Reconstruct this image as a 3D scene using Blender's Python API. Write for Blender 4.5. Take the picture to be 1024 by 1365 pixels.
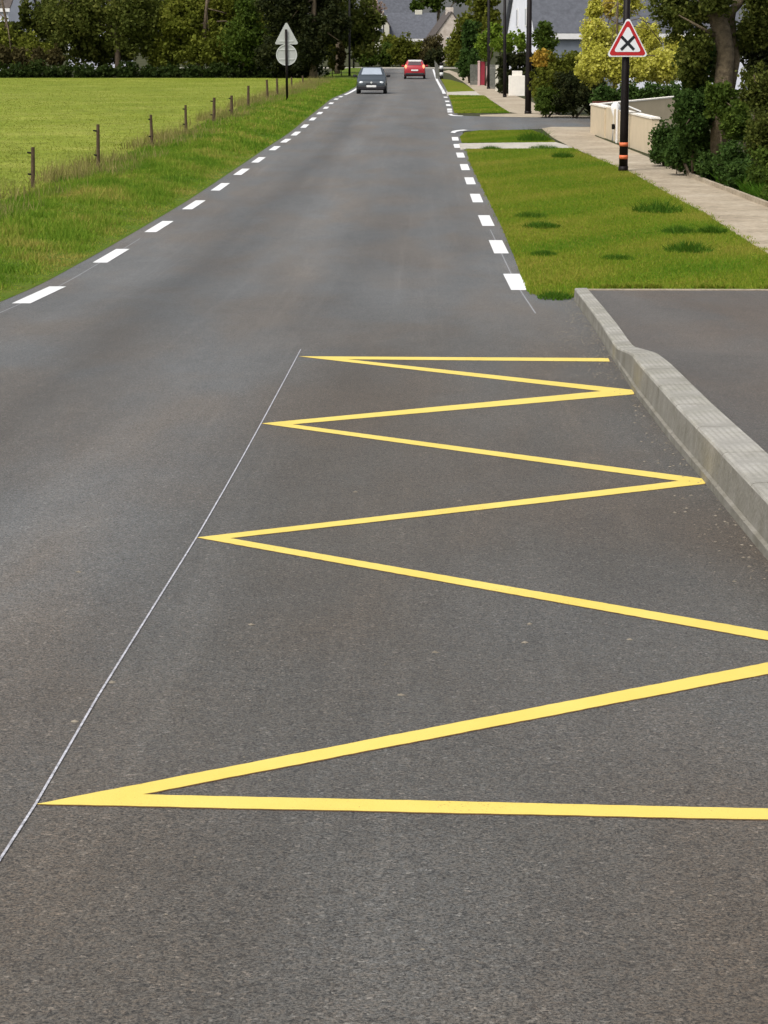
import bpy, math, random
import numpy as np
from mathutils import Vector

for o in list(bpy.data.objects):
    bpy.data.objects.remove(o)
SC = bpy.context.scene
COL = SC.collection
rnd = random.Random(7)
rng = np.random.default_rng(7)
R = math.radians

# ------------------------------------------------------------------ camera, world, sun, exposure
F, CX, CY = 3000.0, 512.0, 682.5                    # focal length and centre, photograph pixels
PITCH, YAW = math.atan(616.5 / F), R(0.898)
cam_d = bpy.data.cameras.new('camera')
cam = bpy.data.objects.new('camera', cam_d); COL.objects.link(cam)
cam.location = (0, 0, 0); cam.rotation_euler = (R(90) - PITCH, 0, YAW)
cam_d.sensor_fit = 'HORIZONTAL'; cam_d.sensor_width = 36.0; cam_d.lens = 36.0 * F / 1024.0
cam_d.clip_start = 0.1; cam_d.clip_end = 3000
SC.camera = cam

SUN_EL, SUN_AZ = R(54), R(-140)                      # azimuth from +Y towards +X
w = bpy.data.worlds.new('World'); SC.world = w; w.use_nodes = True
nt = w.node_tree; nt.nodes.clear()
out = nt.nodes.new('ShaderNodeOutputWorld'); bg = nt.nodes.new('ShaderNodeBackground')
sky = nt.nodes.new('ShaderNodeTexSky'); sky.sky_type = 'NISHITA'; sky.sun_disc = False
sky.sun_elevation = SUN_EL; sky.sun_rotation = SUN_AZ
sky.dust_density = 4.0; sky.air_density = 1.0; sky.altitude = 50
hs = nt.nodes.new('ShaderNodeHueSaturation'); hs.inputs['Saturation'].default_value = 0.30
nt.links.new(sky.outputs[0], hs.inputs['Color']); nt.links.new(hs.outputs[0], bg.inputs[0])
bg.inputs[1].default_value = 0.12
nt.links.new(bg.outputs[0], out.inputs[0])
sd = bpy.data.lights.new('sun', 'SUN'); sun = bpy.data.objects.new('sun', sd); COL.objects.link(sun)
sd.energy = 1.5; sd.angle = R(18); sd.color = (1.0, 0.955, 0.89)
sdir = Vector((math.sin(SUN_AZ) * math.cos(SUN_EL), math.cos(SUN_AZ) * math.cos(SUN_EL), math.sin(SUN_EL)))
sun.rotation_euler = sdir.to_track_quat('Z', 'Y').to_euler()
vs = SC.view_settings
vs.view_transform = 'Standard'; vs.look = 'None'; vs.exposure = 0.70; vs.gamma = 1.0; vs.use_curve_mapping = False

# ------------------------------------------------------------------ ground shape and sight lines
_PY = [-60, -20, 0, 5.5, 10.5, 16.5, 25.8, 31.3, 36.9, 43.5, 48.5, 54, 63, 70, 80, 90, 106, 127, 177, 230, 300, 400, 900]
_PZ = [1.2, -.55, -1.5, -1.77, -2.03, -2.28, -2.64, -2.76, -2.82, -2.85, -2.85, -2.84, -2.79, -2.74, -2.63, -2.53, -2.42, -2.40, -2.24, -1.80, -1.2, 0.5, 6]
_GY = np.arange(-60, 900.01, 0.5)
_GZ = np.interp(_GY, _PY, _PZ)
_k = np.hanning(13); _k /= _k.sum()
_GZ = np.convolve(np.pad(_GZ, 6, mode='edge'), _k, mode='valid')
def zr(y): return float(np.interp(y, _GY, _GZ))
_sp, _cp, _sy, _cy = math.sin(PITCH), math.cos(PITCH), math.sin(YAW), math.cos(YAW)
FWD = Vector((-_sy * _cp, _cy * _cp, -_sp)); RGT = Vector((_cy, _sy, 0)); UPV = RGT.cross(FWD)
def ray(px, py): return FWD * F + RGT * (px - CX) + UPV * (CY - py)
def P(px, py, Y):                                   # the point on a sight line at distance Y down the road
    r = ray(px, py); return r * (Y / r.y)
def G(px, py, dz=0.0):                              # where a sight line meets the ground raised by dz
    r = ray(px, py); r = r / r.y
    lo, hi = 1.0, 800.0
    y = lo; step = 0.5
    while y < hi:
        if r.z * y < zr(y) + dz: break
        y += step; step = 0.02 * y + .2
    a, b = max(lo, y - step * 1.5), y
    for _ in range(40):
        m = (a + b) / 2
        if r.z * m < zr(m) + dz: b = m
        else: a = m
    return r * b
def S(Y): return F / Y                              # pixels per metre at Y

# ------------------------------------------------------------------ materials
def mat(name, col, rough=.8, var=.0, scale=8.0, metal=0.0, bump=0.0, bscale=60.0, col2=None, spec=.3):
    m = bpy.data.materials.new(name); m.use_nodes = True
    n = m.node_tree; b = n.nodes['Principled BSDF']
    b.inputs['Roughness'].default_value = rough; b.inputs['Metallic'].default_value = metal
    b.inputs['Specular IOR Level'].default_value = spec
    tc = n.nodes.new('ShaderNodeTexCoord')
    nz = n.nodes.new('ShaderNodeTexNoise'); nz.inputs['Scale'].default_value = scale
    nz.inputs['Detail'].default_value = 6; nz.inputs['Roughness'].default_value = .65
    n.links.new(tc.outputs['Object'], nz.inputs['Vector'])
    rp = n.nodes.new('ShaderNodeValToRGB')
    c2 = col2 if col2 else tuple(c * (1 - var) for c in col)
    c1 = col if col2 else tuple(min(1, c * (1 + var)) for c in col)
    rp.color_ramp.elements[0].position = .32; rp.color_ramp.elements[1].position = .68
    rp.color_ramp.elements[0].color = (*c2, 1); rp.color_ramp.elements[1].color = (*c1, 1)
    n.links.new(nz.outputs[0], rp.inputs[0]); n.links.new(rp.outputs[0], b.inputs['Base Color'])
    if bump:
        n2 = n.nodes.new('ShaderNodeTexNoise'); n2.inputs['Scale'].default_value = bscale; n2.inputs['Detail'].default_value = 4
        bp = n.nodes.new('ShaderNodeBump'); bp.inputs['Strength'].default_value = bump; bp.inputs['Distance'].default_value = .02
        n.links.new(tc.outputs['Object'], n2.inputs['Vector'])
        n.links.new(n2.outputs[0], bp.inputs['Height']); n.links.new(bp.outputs[0], b.inputs['Normal'])
    return m

def nodes_of(name, rough=.9):
    m = bpy.data.materials.new(name); m.use_nodes = True
    n = m.node_tree; b = n.nodes['Principled BSDF']; b.inputs['Roughness'].default_value = rough
    tc = n.nodes.new('ShaderNodeTexCoord')
    return m, n, b, tc
def noise(n, tc, scale, detail=4, rough=.6, stretch=None, dist=0.0):
    nz = n.nodes.new('ShaderNodeTexNoise'); nz.inputs['Scale'].default_value = scale
    nz.inputs['Detail'].default_value = detail; nz.inputs['Roughness'].default_value = rough
    nz.inputs['Distortion'].default_value = dist
    if stretch:
        mp = n.nodes.new('ShaderNodeMapping'); mp.inputs['Scale'].default_value = stretch
        n.links.new(tc.outputs['Object'], mp.inputs['Vector']); n.links.new(mp.outputs[0], nz.inputs['Vector'])
    else:
        n.links.new(tc.outputs['Object'], nz.inputs['Vector'])
    return nz.outputs[0]
def ramp(n, fac, stops):
    rp = n.nodes.new('ShaderNodeValToRGB'); cr = rp.color_ramp
    while len(cr.elements) < len(stops): cr.elements.new(.5)
    for e, (p, c) in zip(cr.elements, stops):
        e.position = p; e.color = (*c, 1) if len(c) == 3 else c
    n.links.new(fac, rp.inputs[0]); return rp.outputs[0]
def mix(n, a, b, fac, mode='MIX'):
    mx = n.nodes.new('ShaderNodeMix'); mx.data_type = 'RGBA'; mx.blend_type = mode
    if isinstance(fac, float): mx.inputs[0].default_value = fac
    else: n.links.new(fac, mx.inputs[0])
    n.links.new(a, mx.inputs[6]); n.links.new(b, mx.inputs[7]); return mx.outputs[2]
def g3(v): return (v, v, v)

def asphalt(name, lo, hi, tint, grain=95.0, coarse=True):
    m, n, b, tc = nodes_of(name, .72)
    b.inputs['Specular IOR Level'].default_value = .5
    a = noise(n, tc, grain, 3, .75)
    base = ramp(n, a, [(.36, tuple(lo * t for t in tint)), (.50, tuple((lo * .38 + hi * .62) * t for t in tint)), (.66, tuple(hi * 1.08 * t for t in tint))])
    # single pale and dark stones
    vo = n.nodes.new('ShaderNodeTexVoronoi'); vo.inputs['Scale'].default_value = 105
    n.links.new(tc.outputs['Object'], vo.inputs['Vector'])
    sp = n.nodes.new('ShaderNodeSeparateColor'); n.links.new(vo.outputs['Color'], sp.inputs[0])
    st = ramp(n, sp.outputs[0], [(0, g3(.55)), (.16, g3(.85)), (.5, g3(1)), (.95, g3(1.08)), (.985, g3(1.7))])
    c = mix(n, base, st, 1.0, 'MULTIPLY')
    hue = ramp(n, sp.outputs[1], [(0, (1.06, .99, .93)), (.5, (1, 1, 1)), (1, (.94, .99, 1.05))])
    c = mix(n, c, hue, .8, 'MULTIPLY')
    # larger patches, long wheel-track streaks
    p1 = ramp(n, noise(n, tc, .9, 5, .6, (1, .22, 1)), [(.3, g3(.80)), (.7, g3(1.13))])
    c = mix(n, c, p1, .8, 'MULTIPLY')
    p3 = ramp(n, noise(n, tc, 6.0, 4, .65, (1, .35, 1)), [(.3, g3(.88)), (.7, g3(1.08))])
    c = mix(n, c, p3, .7, 'MULTIPLY')
    p2 = ramp(n, noise(n, tc, 1.0, 3, .5, (1.1, .05, 1)), [(.34, g3(.84)), (.66, g3(1.12))])
    c = mix(n, c, p2, .7, 'MULTIPLY')
    if coarse:                                      # wheel tracks worn along each lane
        at = n.nodes.new('ShaderNodeAttribute'); at.attribute_name = 'across'
        wob = noise(n, tc, .5, 2, .5, (1, .12, 1))
        ad = n.nodes.new('ShaderNodeMath'); ad.operation = 'MULTIPLY_ADD'; ad.inputs[1].default_value = .16
        n.links.new(wob, ad.inputs[0]); n.links.new(at.outputs['Fac'], ad.inputs[2])
        tr = ramp(n, ad.outputs[0], [(.06, g3(1.02)), (.20, g3(1.10)), (.36, g3(.70)), (.52, g3(1.12)), (.70, g3(.94)), (.84, g3(.90)), (1.0, g3(1.0))])
        c = mix(n, c, tr, .9, 'MULTIPLY')
        stv = ramp(n, noise(n, tc, 1.0, 4, .7, (7.0, .07, 1)), [(.55, g3(1)), (.72, g3(1.22))])
        c = mix(n, c, stv, .7, 'MULTIPLY')
        # the stop bay and the road nearest the camera are tinted darker and browner
        sx = n.nodes.new('ShaderNodeSeparateXYZ'); n.links.new(tc.outputs['Object'], sx.inputs[0])
        def mr(v, a, b_):
            q = n.nodes.new('ShaderNodeMapRange'); q.inputs[1].default_value = a; q.inputs[2].default_value = b_
            n.links.new(v, q.inputs[0]); return q.outputs[0]
        def mth(op, a, b_):
            q = n.nodes.new('ShaderNodeMath'); q.operation = op; n.links.new(a, q.inputs[0]); n.links.new(b_, q.inputs[1]); return q.outputs[0]
        bay = mth('MULTIPLY', mr(ad.outputs[0], .58, .76), mr(sx.outputs[1], 23, 15))
        bay = mth('MAXIMUM', bay, mr(sx.outputs[1], 7.5, 4.2))
        bay = mth('MULTIPLY', bay, ramp(n, noise(n, tc, .8, 4, .6, (1, .4, 1)), [(.25, g3(.55)), (.6, g3(1))]))
        bc = n.nodes.new('ShaderNodeRGB'); bc.outputs[0].default_value = (.78, .70, .605, 1)
        c = mix(n, c, bc.outputs[0], bay, 'MULTIPLY')
    p4 = ramp(n, noise(n, tc, .9, 3, .5, (1, .3, 1), .4), [(.40, (.95, 1, 1.02)), (.62, (1.04, .93, .80))])
    c = mix(n, c, p4, .75, 'MULTIPLY')
    n.links.new(c, b.inputs['Base Color'])
    bp = n.nodes.new('ShaderNodeBump'); bp.inputs['Strength'].default_value = .8; bp.inputs['Distance'].default_value = .008
    n.links.new(a, bp.inputs['Height']); n.links.new(bp.outputs[0], b.inputs['Normal'])
    return m

def ground_mat(name, stops, s1=1.2, s2=14.0, stretch=None, bump=.6):
    m, n, b, tc = nodes_of(name, .95); b.inputs['Specular IOR Level'].default_value = .1
    a = noise(n, tc, s1, 6, .65, stretch, .3); d = noise(n, tc, s2, 5, .7, stretch)
    c = ramp(n, a, stops)
    c = mix(n, c, ramp(n, d, [(.28, g3(.55)), (.5, g3(1)), (.75, g3(1.35))]), .75, 'MULTIPLY')
    n.links.new(c, b.inputs['Base Color'])
    bp = n.nodes.new('ShaderNodeBump'); bp.inputs['Strength'].default_value = bump; bp.inputs['Distance'].default_value = .05
    n.links.new(d, bp.inputs['Height']); n.links.new(bp.outputs[0], b.inputs['Normal'])
    return m

def leaf_mat(name, c0, c1, c2, trans=.40, rough=.75):
    """dull, middle and bright leaf colours chosen leaf by leaf"""
    m, n, b, tc = nodes_of(name, rough); b.inputs['Specular IOR Level'].default_value = .10
    at = n.nodes.new('ShaderNodeAttribute'); at.attribute_name = 'tint'
    c = ramp(n, at.outputs['Fac'], [(0, c0), (.5, c1), (1, c2)])
    n.links.new(c, b.inputs['Base Color'])
    tr = n.nodes.new('ShaderNodeBsdfTranslucent'); n.links.new(c, tr.inputs[0])
    ms = n.nodes.new('ShaderNodeMixShader'); ms.inputs[0].default_value = trans
    n.links.new(b.outputs[0], ms.inputs[1]); n.links.new(tr.outputs[0], ms.inputs[2])
    n.links.new(ms.outputs[0], n.nodes['Material Output'].inputs[0])
    return m

M = {}
M['asphalt'] = asphalt('asphalt', .014, .178, (1.03, 1.0, .955), 150, True)
M['asphalt_path'] = asphalt('asphalt_path', .022, .138, (1.14, 1.0, .87), 150, False)
M['asphalt_side'] = asphalt('asphalt_side', .07, .14, (1, 1, 1.0), 80, False)
def paint_mat(name, c1, c2, worn, thr):
    m, n, b, tc = nodes_of(name, .75); b.inputs['Specular IOR Level'].default_value = .3
    c = ramp(n, noise(n, tc, 3, 5, .6), [(.3, c2), (.7, c1)])
    fine = noise(n, tc, 140, 3, .7); big = noise(n, tc, 1.7, 4, .6)
    ad = n.nodes.new('ShaderNodeMath'); ad.operation = 'MULTIPLY_ADD'; ad.inputs[1].default_value = .55
    n.links.new(big, ad.inputs[0]); n.links.new(fine, ad.inputs[2])
    wr = ramp(n, ad.outputs[0], [(thr, g3(0)), (thr + .07, g3(1))])
    wc = n.nodes.new('ShaderNodeRGB'); wc.outputs[0].default_value = (*worn, 1)
    c = mix(n, c, wc.outputs[0], wr)
    n.links.new(c, b.inputs['Base Color'])
    bp = n.nodes.new('ShaderNodeBump'); bp.inputs['Strength'].default_value = .4; bp.inputs['Distance'].default_value = .004
    n.links.new(fine, bp.inputs['Height']); n.links.new(bp.outputs[0], b.inputs['Normal'])
    return m
M['yellow'] = paint_mat('yellow_paint', (.70, .55, .135), (.66, .50, .10), (.30, .22, .07), .94)
M['brown_edge'] = mat('brown_rim', (.17, .085, .04), .9, .3, 30)
M['white'] = paint_mat('white_paint', (.70, .70, .70), (.64, .64, .63), (.30, .30, .29), .97)
M['chalk'] = mat('chalk', (.38, .38, .41), .9, .5, 60)
M['chalk_faint'] = mat('faint_chalk', (.26, .26, .27), .9, .3, 30)
M['scrape'] = mat('scrape', (.17, .165, .16), .9, .2, 12)
M['concrete'] = mat('concrete', (.22, .21, .19), .9, .22, 7, bump=.5, bscale=45)
M['concrete_face'] = mat('concrete_stained_shaded', (.225, .212, .182), .9, .3, 4, bump=.4, bscale=40, col2=(.14, .13, .10))
M['path'] = ground_mat('sand_path', [(.3, (.26, .215, .155)), (.5, (.34, .285, .21)), (.7, (.42, .36, .275))], .7, 9, None, .3)
M['pale_path'] = ground_mat('pale_path', [(.3, (.36, .33, .28)), (.7, (.45, .42, .36))], .5, 6, None, .2)
M['soil'] = ground_mat('soil', [(.3, (.03, .035, .014)), (.7, (.06, .06, .028))], .4, 4)
M['field'] = ground_mat('field_grass', [(.28, (.125, .165, .014)), (.5, (.17, .205, .022)), (.72, (.25, .26, .05))], .30, 1.3, (1, .8, 1), .5)
M['verge'] = ground_mat('verge_grass', [(.3, (.06, .11, .008)), (.5, (.085, .13, .011)), (.7, (.12, .12, .02))], .6, 9, None, .8)
M['lawn'] = ground_mat('mown_lawn', [(.3, (.085, .125, .005)), (.5, (.12, .14, .007)), (.7, (.14, .13, .012))], .5, 22, None, .6)
M['blade_verge'] = leaf_mat('verge_blades', (.075, .165, .012), (.17, .26, .022), (.36, .29, .075), .35)
M['blade_lawn'] = leaf_mat('lawn_blades', (.085, .195, .012), (.18, .245, .018), (.31, .28, .05), .38)
M['blade_field'] = leaf_mat('field_blades', (.165, .20, .024), (.225, .255, .042), (.36, .36, .11), .3)
M['blade_dry'] = leaf_mat('dry_blades', (.15, .15, .04), (.24, .21, .07), (.36, .30, .13), .3)
M['blade_tuft'] = leaf_mat('tuft_blades', (.03, .085, .006), (.055, .125, .008), (.10, .16, .012), .3)
M['bark'] = mat('bark', (.10, .075, .05), .95, .4, 6, bump=.8, bscale=12)
M['bark_pale'] = mat('pale_bark', (.15, .115, .07), .95, .35, 9, bump=1.0, bscale=22, col2=(.055, .042, .026))
M['post_wood'] = mat('post_wood', (.075, .05, .03), .95, .4, 12, bump=.5)
M['black'] = mat('black_metal', (.007, .006, .006), .5, .2, 5, spec=.15)
M['brownblack'] = mat('dark_brown_metal', (.007, .0045, .004), .5, .3, 5, spec=.15)
M['orange'] = mat('orange_band', (.62, .15, .06), .6, .1, 10)
M['sign_white'] = mat('sign_white', (.70, .71, .74), .5, .03, 5)
M['sign_red'] = mat('sign_red', (.42, .018, .022), .5, .08, 6)
M['sign_black'] = mat('sign_black', (.012, .014, .018), .5)
M['alu'] = mat('weathered_aluminium', (.40, .41, .39), .55, .08, 4, metal=.15)
M['alu_rim'] = mat('aluminium_rim', (.52, .53, .51), .5, .05, 4, metal=.15)
M['cream_wall'] = mat('cream_render', (.52, .43, .30), .95, .07, 2.5, bump=.2, bscale=50)
M['white_wall'] = mat('white_render', (.66, .67, .74), .95, .05, 1.5)
M['coping'] = mat('white_coping', (.72, .68, .61), .9, .06, 5)
M['slate'] = mat('slate', (.085, .09, .105), .75, .22, 3.0, bump=.4, bscale=8)
M['slate_brown'] = mat('brown_slate', (.075, .062, .055), .8, .25, 3)
M['fascia'] = mat('white_fascia', (.68, .67, .66), .7, .05, 4)
M['greyblue'] = mat('greyblue_panel', (.16, .18, .21), .7, .1, 2)
M['stone'] = mat('pale_stone', (.62, .55, .48), .95, .3, 1.2, col2=(.34, .28, .23))  # darker mottle paints tree shadow into the stone
M['beige_wall'] = mat('beige_render', (.55, .53, .44), .95, .08, 1.0)
M['pink_wall'] = mat('pink_render', (.55, .37, .30), .95, .08, 1.0)
M['glass'] = mat('window_glass', (.05, .06, .07), .15, .1, 2, spec=.5)
M['pale_shutter'] = mat('pale_shutter', (.36, .37, .42), .8, .05, 3)
M['red_door'] = mat('red_door', (.30, .03, .05), .6, .12, 4)
M['greywood'] = mat('grey_boards', (.13, .13, .115), .9, .3, 5)
M['pinkpost'] = mat('pink_post', (.55, .38, .36), .9, .08, 4)
M['redsoil'] = mat('red_strip', (.10, .032, .022), .9, .2, 5)

# ------------------------------------------------------------------ mesh and object helpers
class MB:
    def __init__(s): s.v = []; s.f = []
    def quad(s, *pts):
        i = len(s.v); s.v += [tuple(p) for p in pts]; s.f.append(tuple(range(i, i + len(pts)))); return s
    def box(s, x0, x1, y0, y1, z0, z1, M4=None, bev=0.0):
        i = len(s.v)
        if bev:
            b = bev; r = []
            for z, k in ((z0, b), (z0 + b, 0), (z1 - b, 0), (z1, b)):
                r.append([(x0 + k, y0 + b, z), (x0 + b, y0 + k, z), (x1 - b, y0 + k, z), (x1 - k, y0 + b, z),
                          (x1 - k, y1 - b, z), (x1 - b, y1 - k, z), (x0 + b, y1 - k, z), (x0 + k, y1 - b, z)])
            pts = [p for q in r for p in q]
            fs = [tuple(range(7, -1, -1)), tuple(range(24, 32))]
            for k in range(3):
                for j in range(8):
                    j2 = (j + 1) % 8; fs.append((k * 8 + j, k * 8 + j2, k * 8 + 8 + j2, k * 8 + 8 + j))
        else:
            pts = [(x0, y0, z0), (x1, y0, z0), (x1, y1, z0), (x0, y1, z0), (x0, y0, z1), (x1, y0, z1), (x1, y1, z1), (x0, y1, z1)]
            fs = [(3, 2, 1, 0), (4, 5, 6, 7), (0, 1, 5, 4), (1, 2, 6, 5), (2, 3, 7, 6), (3, 0, 4, 7)]
        if M4 is not None: pts = [tuple(M4 @ Vector(p)) for p in pts]
        s.v += pts; s.f += [tuple(i + a for a in q) for q in fs]; return s
    def tube(s, pts, rad, n=10, cap=True):
        pts = [Vector(p) for p in pts]
        if not hasattr(rad, '__len__'): rad = [rad] * len(pts)
        base = len(s.v)
        for k, p in enumerate(pts):
            d = (pts[min(k + 1, len(pts) - 1)] - pts[max(k - 1, 0)]).normalized()
            a = d.cross(Vector((0, 1, 0)) if abs(d.y) < .9 else Vector((1, 0, 0))).normalized(); b = d.cross(a)
            for j in range(n):
                t = 2 * math.pi * j / n
                s.v.append(tuple(p + a * (rad[k] * math.cos(t)) + b * (rad[k] * math.sin(t))))
        for k in range(len(pts) - 1):
            for j in range(n):
                j2 = (j + 1) % n
                s.f.append((base + k * n + j, base + k * n + j2, base + (k + 1) * n + j2, base + (k + 1) * n + j))
        if cap:
            s.f.append(tuple(base + j for j in range(n - 1, -1, -1)))
            e = base + (len(pts) - 1) * n; s.f.append(tuple(e + j for j in range(n)))
        return s
    def prism(s, poly, axis, a, b):
        """polygon in the plane across axis ('x','y' or 'z') pushed from a to b"""
        def w3(p, t): return {'x': (t, p[0], p[1]), 'y': (p[0], t, p[1]), 'z': (p[0], p[1], t)}[axis]
        i = len(s.v); n = len(poly)
        s.v += [w3(p, a) for p in poly] + [w3(p, b) for p in poly]
        s.f.append(tuple(i + k for k in range(n - 1, -1, -1))); s.f.append(tuple(i + n + k for k in range(n)))
        for k in range(n):
            k2 = (k + 1) % n; s.f.append((i + k, i + k2, i + n + k2, i + n + k))
        return s
    def xf(s, f):
        s.v = [tuple(f(Vector(p))) for p in s.v]; return s
    def build(s, name, m, parent=None, smooth=False, local=False):
        return mesh_obj(name, s.v, s.f, m, parent, smooth, local)

def mesh_obj(name, v, f, m, parent=None, smooth=False, local=False):
    """v in world coordinates unless local; stored relative to the top object's base"""
    off = Vector((0, 0, 0))
    if parent is not None and not local: off = parent.matrix_world.translation.copy() if False else root_loc(parent)
    me = bpy.data.meshes.new(name)
    me.from_pydata([tuple(Vector(p) - off) for p in v], [], f)
    import bmesh
    b = bmesh.new(); b.from_mesh(me); bmesh.ops.recalc_face_normals(b, faces=b.faces); b.to_mesh(me); b.free()
    me.materials.append(m)
    if smooth: me.polygons.foreach_set('use_smooth', [True] * len(me.polygons))
    o = bpy.data.objects.new(name, me); COL.objects.link(o)
    if parent is not None: o.parent = parent
    return o
def root_loc(o):
    while o.parent is not None: o = o.parent
    return o.location.copy()
def thing(name, label, cat, loc, group=None, rz=0.0):
    o = bpy.data.objects.new(name, None); COL.objects.link(o)
    o.location = loc; o.rotation_euler = (0, 0, rz); o.empty_display_size = .2
    return tag(o, label, cat, group)
def tag(o, label=None, cat=None, group=None, kind=None):
    if label: o['label'] = label
    if cat: o['category'] = cat
    if group: o['group'] = group
    if kind: o['kind'] = kind
    return o
def copy_tree(o, parent=None):
    c = o.copy(); COL.objects.link(c); c.parent = parent
    for ch in [x for x in COL.objects if x.parent == o]: copy_tree(ch, c)
    return c
def np_mesh(name, V, nper, m, tint=None, parent=None, off=None):
    """V: (n, nper, 3) polygons"""
    n = V.shape[0]; V = V.astype(np.float32)
    if parent is not None: V = V - np.array(root_loc(parent), dtype=np.float32)
    me = bpy.data.meshes.new(name)
    me.vertices.add(n * nper); me.vertices.foreach_set('co', V.reshape(-1))
    me.loops.add(n * nper); me.loops.foreach_set('vertex_index', np.arange(n * nper, dtype=np.int32))
    me.polygons.add(n); me.polygons.foreach_set('loop_start', np.arange(0, n * nper, nper, dtype=np.int32))
    me.polygons.foreach_set('loop_total', np.full(n, nper, dtype=np.int32))
    if tint is not None:
        a = me.attributes.new('tint', 'FLOAT', 'FACE'); a.data.foreach_set('value', tint.astype(np.float32))
    me.update(calc_edges=True); me.materials.append(m)
    o = bpy.data.objects.new(name, me); COL.objects.link(o)
    if parent is not None: o.parent = parent
    return o

# leaves: folded little diamonds turned every way
def leaf_polys(C, size, up=.35):
    n = len(C)
    d = rng.normal(size=(n, 3)); d /= np.linalg.norm(d, axis=1)[:, None]
    nr = rng.normal(size=(n, 3)); nr[:, 2] += up * 2
    u = np.cross(d, nr); u /= (np.linalg.norm(u, axis=1)[:, None] + 1e-9)
    s = size * rng.uniform(.55, 1.35, (n, 1))
    wv = s * rng.uniform(.32, .58, (n, 1))
    a = C - d * s * .5; b = C + d * s * .5
    mid = C + d * s * rng.uniform(-.15, .1, (n, 1))
    return np.stack([a, mid + u * wv, b, mid - u * wv], axis=1)
def blob_points(c, r, n, shell=.55, flat=0.0):
    d = rng.normal(size=(n, 3)); d /= np.linalg.norm(d, axis=1)[:, None]
    rad = rng.uniform(0, 1, (n, 1)) ** shell
    # uneven outline
    f = np.array([[1.7, 2.3, 1.1], [3.1, -1.2, 2.2], [-2.2, 2.9, 3.3]])
    ph = rng.uniform(0, 6.28, 3)
    lump = 1 + .16 * np.sin(d @ (f[0] * 2) + ph[0]) + .12 * np.sin(d @ (f[1] * 2.2) + ph[1]) + .10 * np.sin(d @ (f[2] * 2.6) + ph[2])
    return np.array(c) + d * rad * lump[:, None] * np.array(r)
def crown_cloud(blobs, leaf, density, sub=9, gap=.0):
    """blobs: (centre, radii). Each is broken into leaf clumps so that light and dark gather in bunches"""
    pts, tint = [], []
    for c, r in blobs:
        vol = r[0] * r[1] + r[1] * r[2] + r[0] * r[2]
        n = int(density * vol * 30 / (leaf * leaf))
        if n < 60: n = 60
        k = max(6, int(sub * 3 * vol / max(r) ** 2))
        cc = blob_points(c, [x * .80 for x in r], k, .38)
        cr = rng.uniform(.20, .42, k) * min(r)
        ct = rng.uniform(-.22, .22, k)
        idx = rng.integers(0, k, n)
        d = rng.normal(size=(n, 3)); d /= np.linalg.norm(d, axis=1)[:, None]
        q = cc[idx] + d * (rng.uniform(0, 1, (n, 1)) ** .6) * cr[idx][:, None]
        t = .5 + ct[idx] + rng.normal(0, .16, n)
        fill = blob_points(c, [x * .74 for x in r], n // 3, .5)
        pts += [q, fill]; tint += [t, rng.normal(.4, .15, len(fill))]
    return np.concatenate(pts), np.clip(np.concatenate(tint), 0, 1)
def add_crown(blobs, leaf, m, parent, density=.55, name='crown', zmin=None):
    p, t = crown_cloud(blobs, leaf, density)
    if zmin is not None:
        k = p[:, 2] > zmin; p, t = p[k], t[k]
    return np_mesh(name, leaf_polys(p, leaf), 4, m, t, parent)
def pxblob(x0, y0, x1, y1, Y, depth=None):
    c = P((x0 + x1) / 2, (y0 + y1) / 2, Y); s = S(Y) * 1.0
    rx = (x1 - x0) / 2 / s; rz = (y1 - y0) / 2 / s
    return (tuple(c), (rx, depth if depth else (rx + rz) / 2, rz))

def clump(q):
    x, y = q[:, 0], q[:, 1]
    f = np.sin(x * 3.1 + 2 * np.sin(y * 1.3)) * np.sin(y * 1.9 + 1.6 * np.sin(x * 2.2)) + .6 * np.sin(x * 7 - y * 3.3) * np.sin(y * 5 + x)
    return np.clip(.75 + .55 * f, .25, 1.8)
def blades(name, pts, h, wd, m, lean=.5, tint=None, parent=None):
    n = len(pts); a = rng.uniform(0, 6.283, n)
    hh = h * rng.uniform(.45, 1.25, n); ww = wd * rng.uniform(.6, 1.3, n)
    side = np.stack([np.cos(a), np.sin(a), np.zeros(n)], 1) * ww[:, None] * .5
    b = rng.uniform(0, 6.283, n)
    tip = np.stack([np.cos(b) * hh * lean * rng.uniform(0, 1, n), np.sin(b) * hh * lean * rng.uniform(0, 1, n), hh], 1)
    V = np.stack([pts - side, pts + side, pts + tip], 1)
    if tint is None: tint = np.clip(rng.normal(.42, .22, n), 0, 1)
    return np_mesh(name, V, 3, m, tint, parent)

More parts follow.
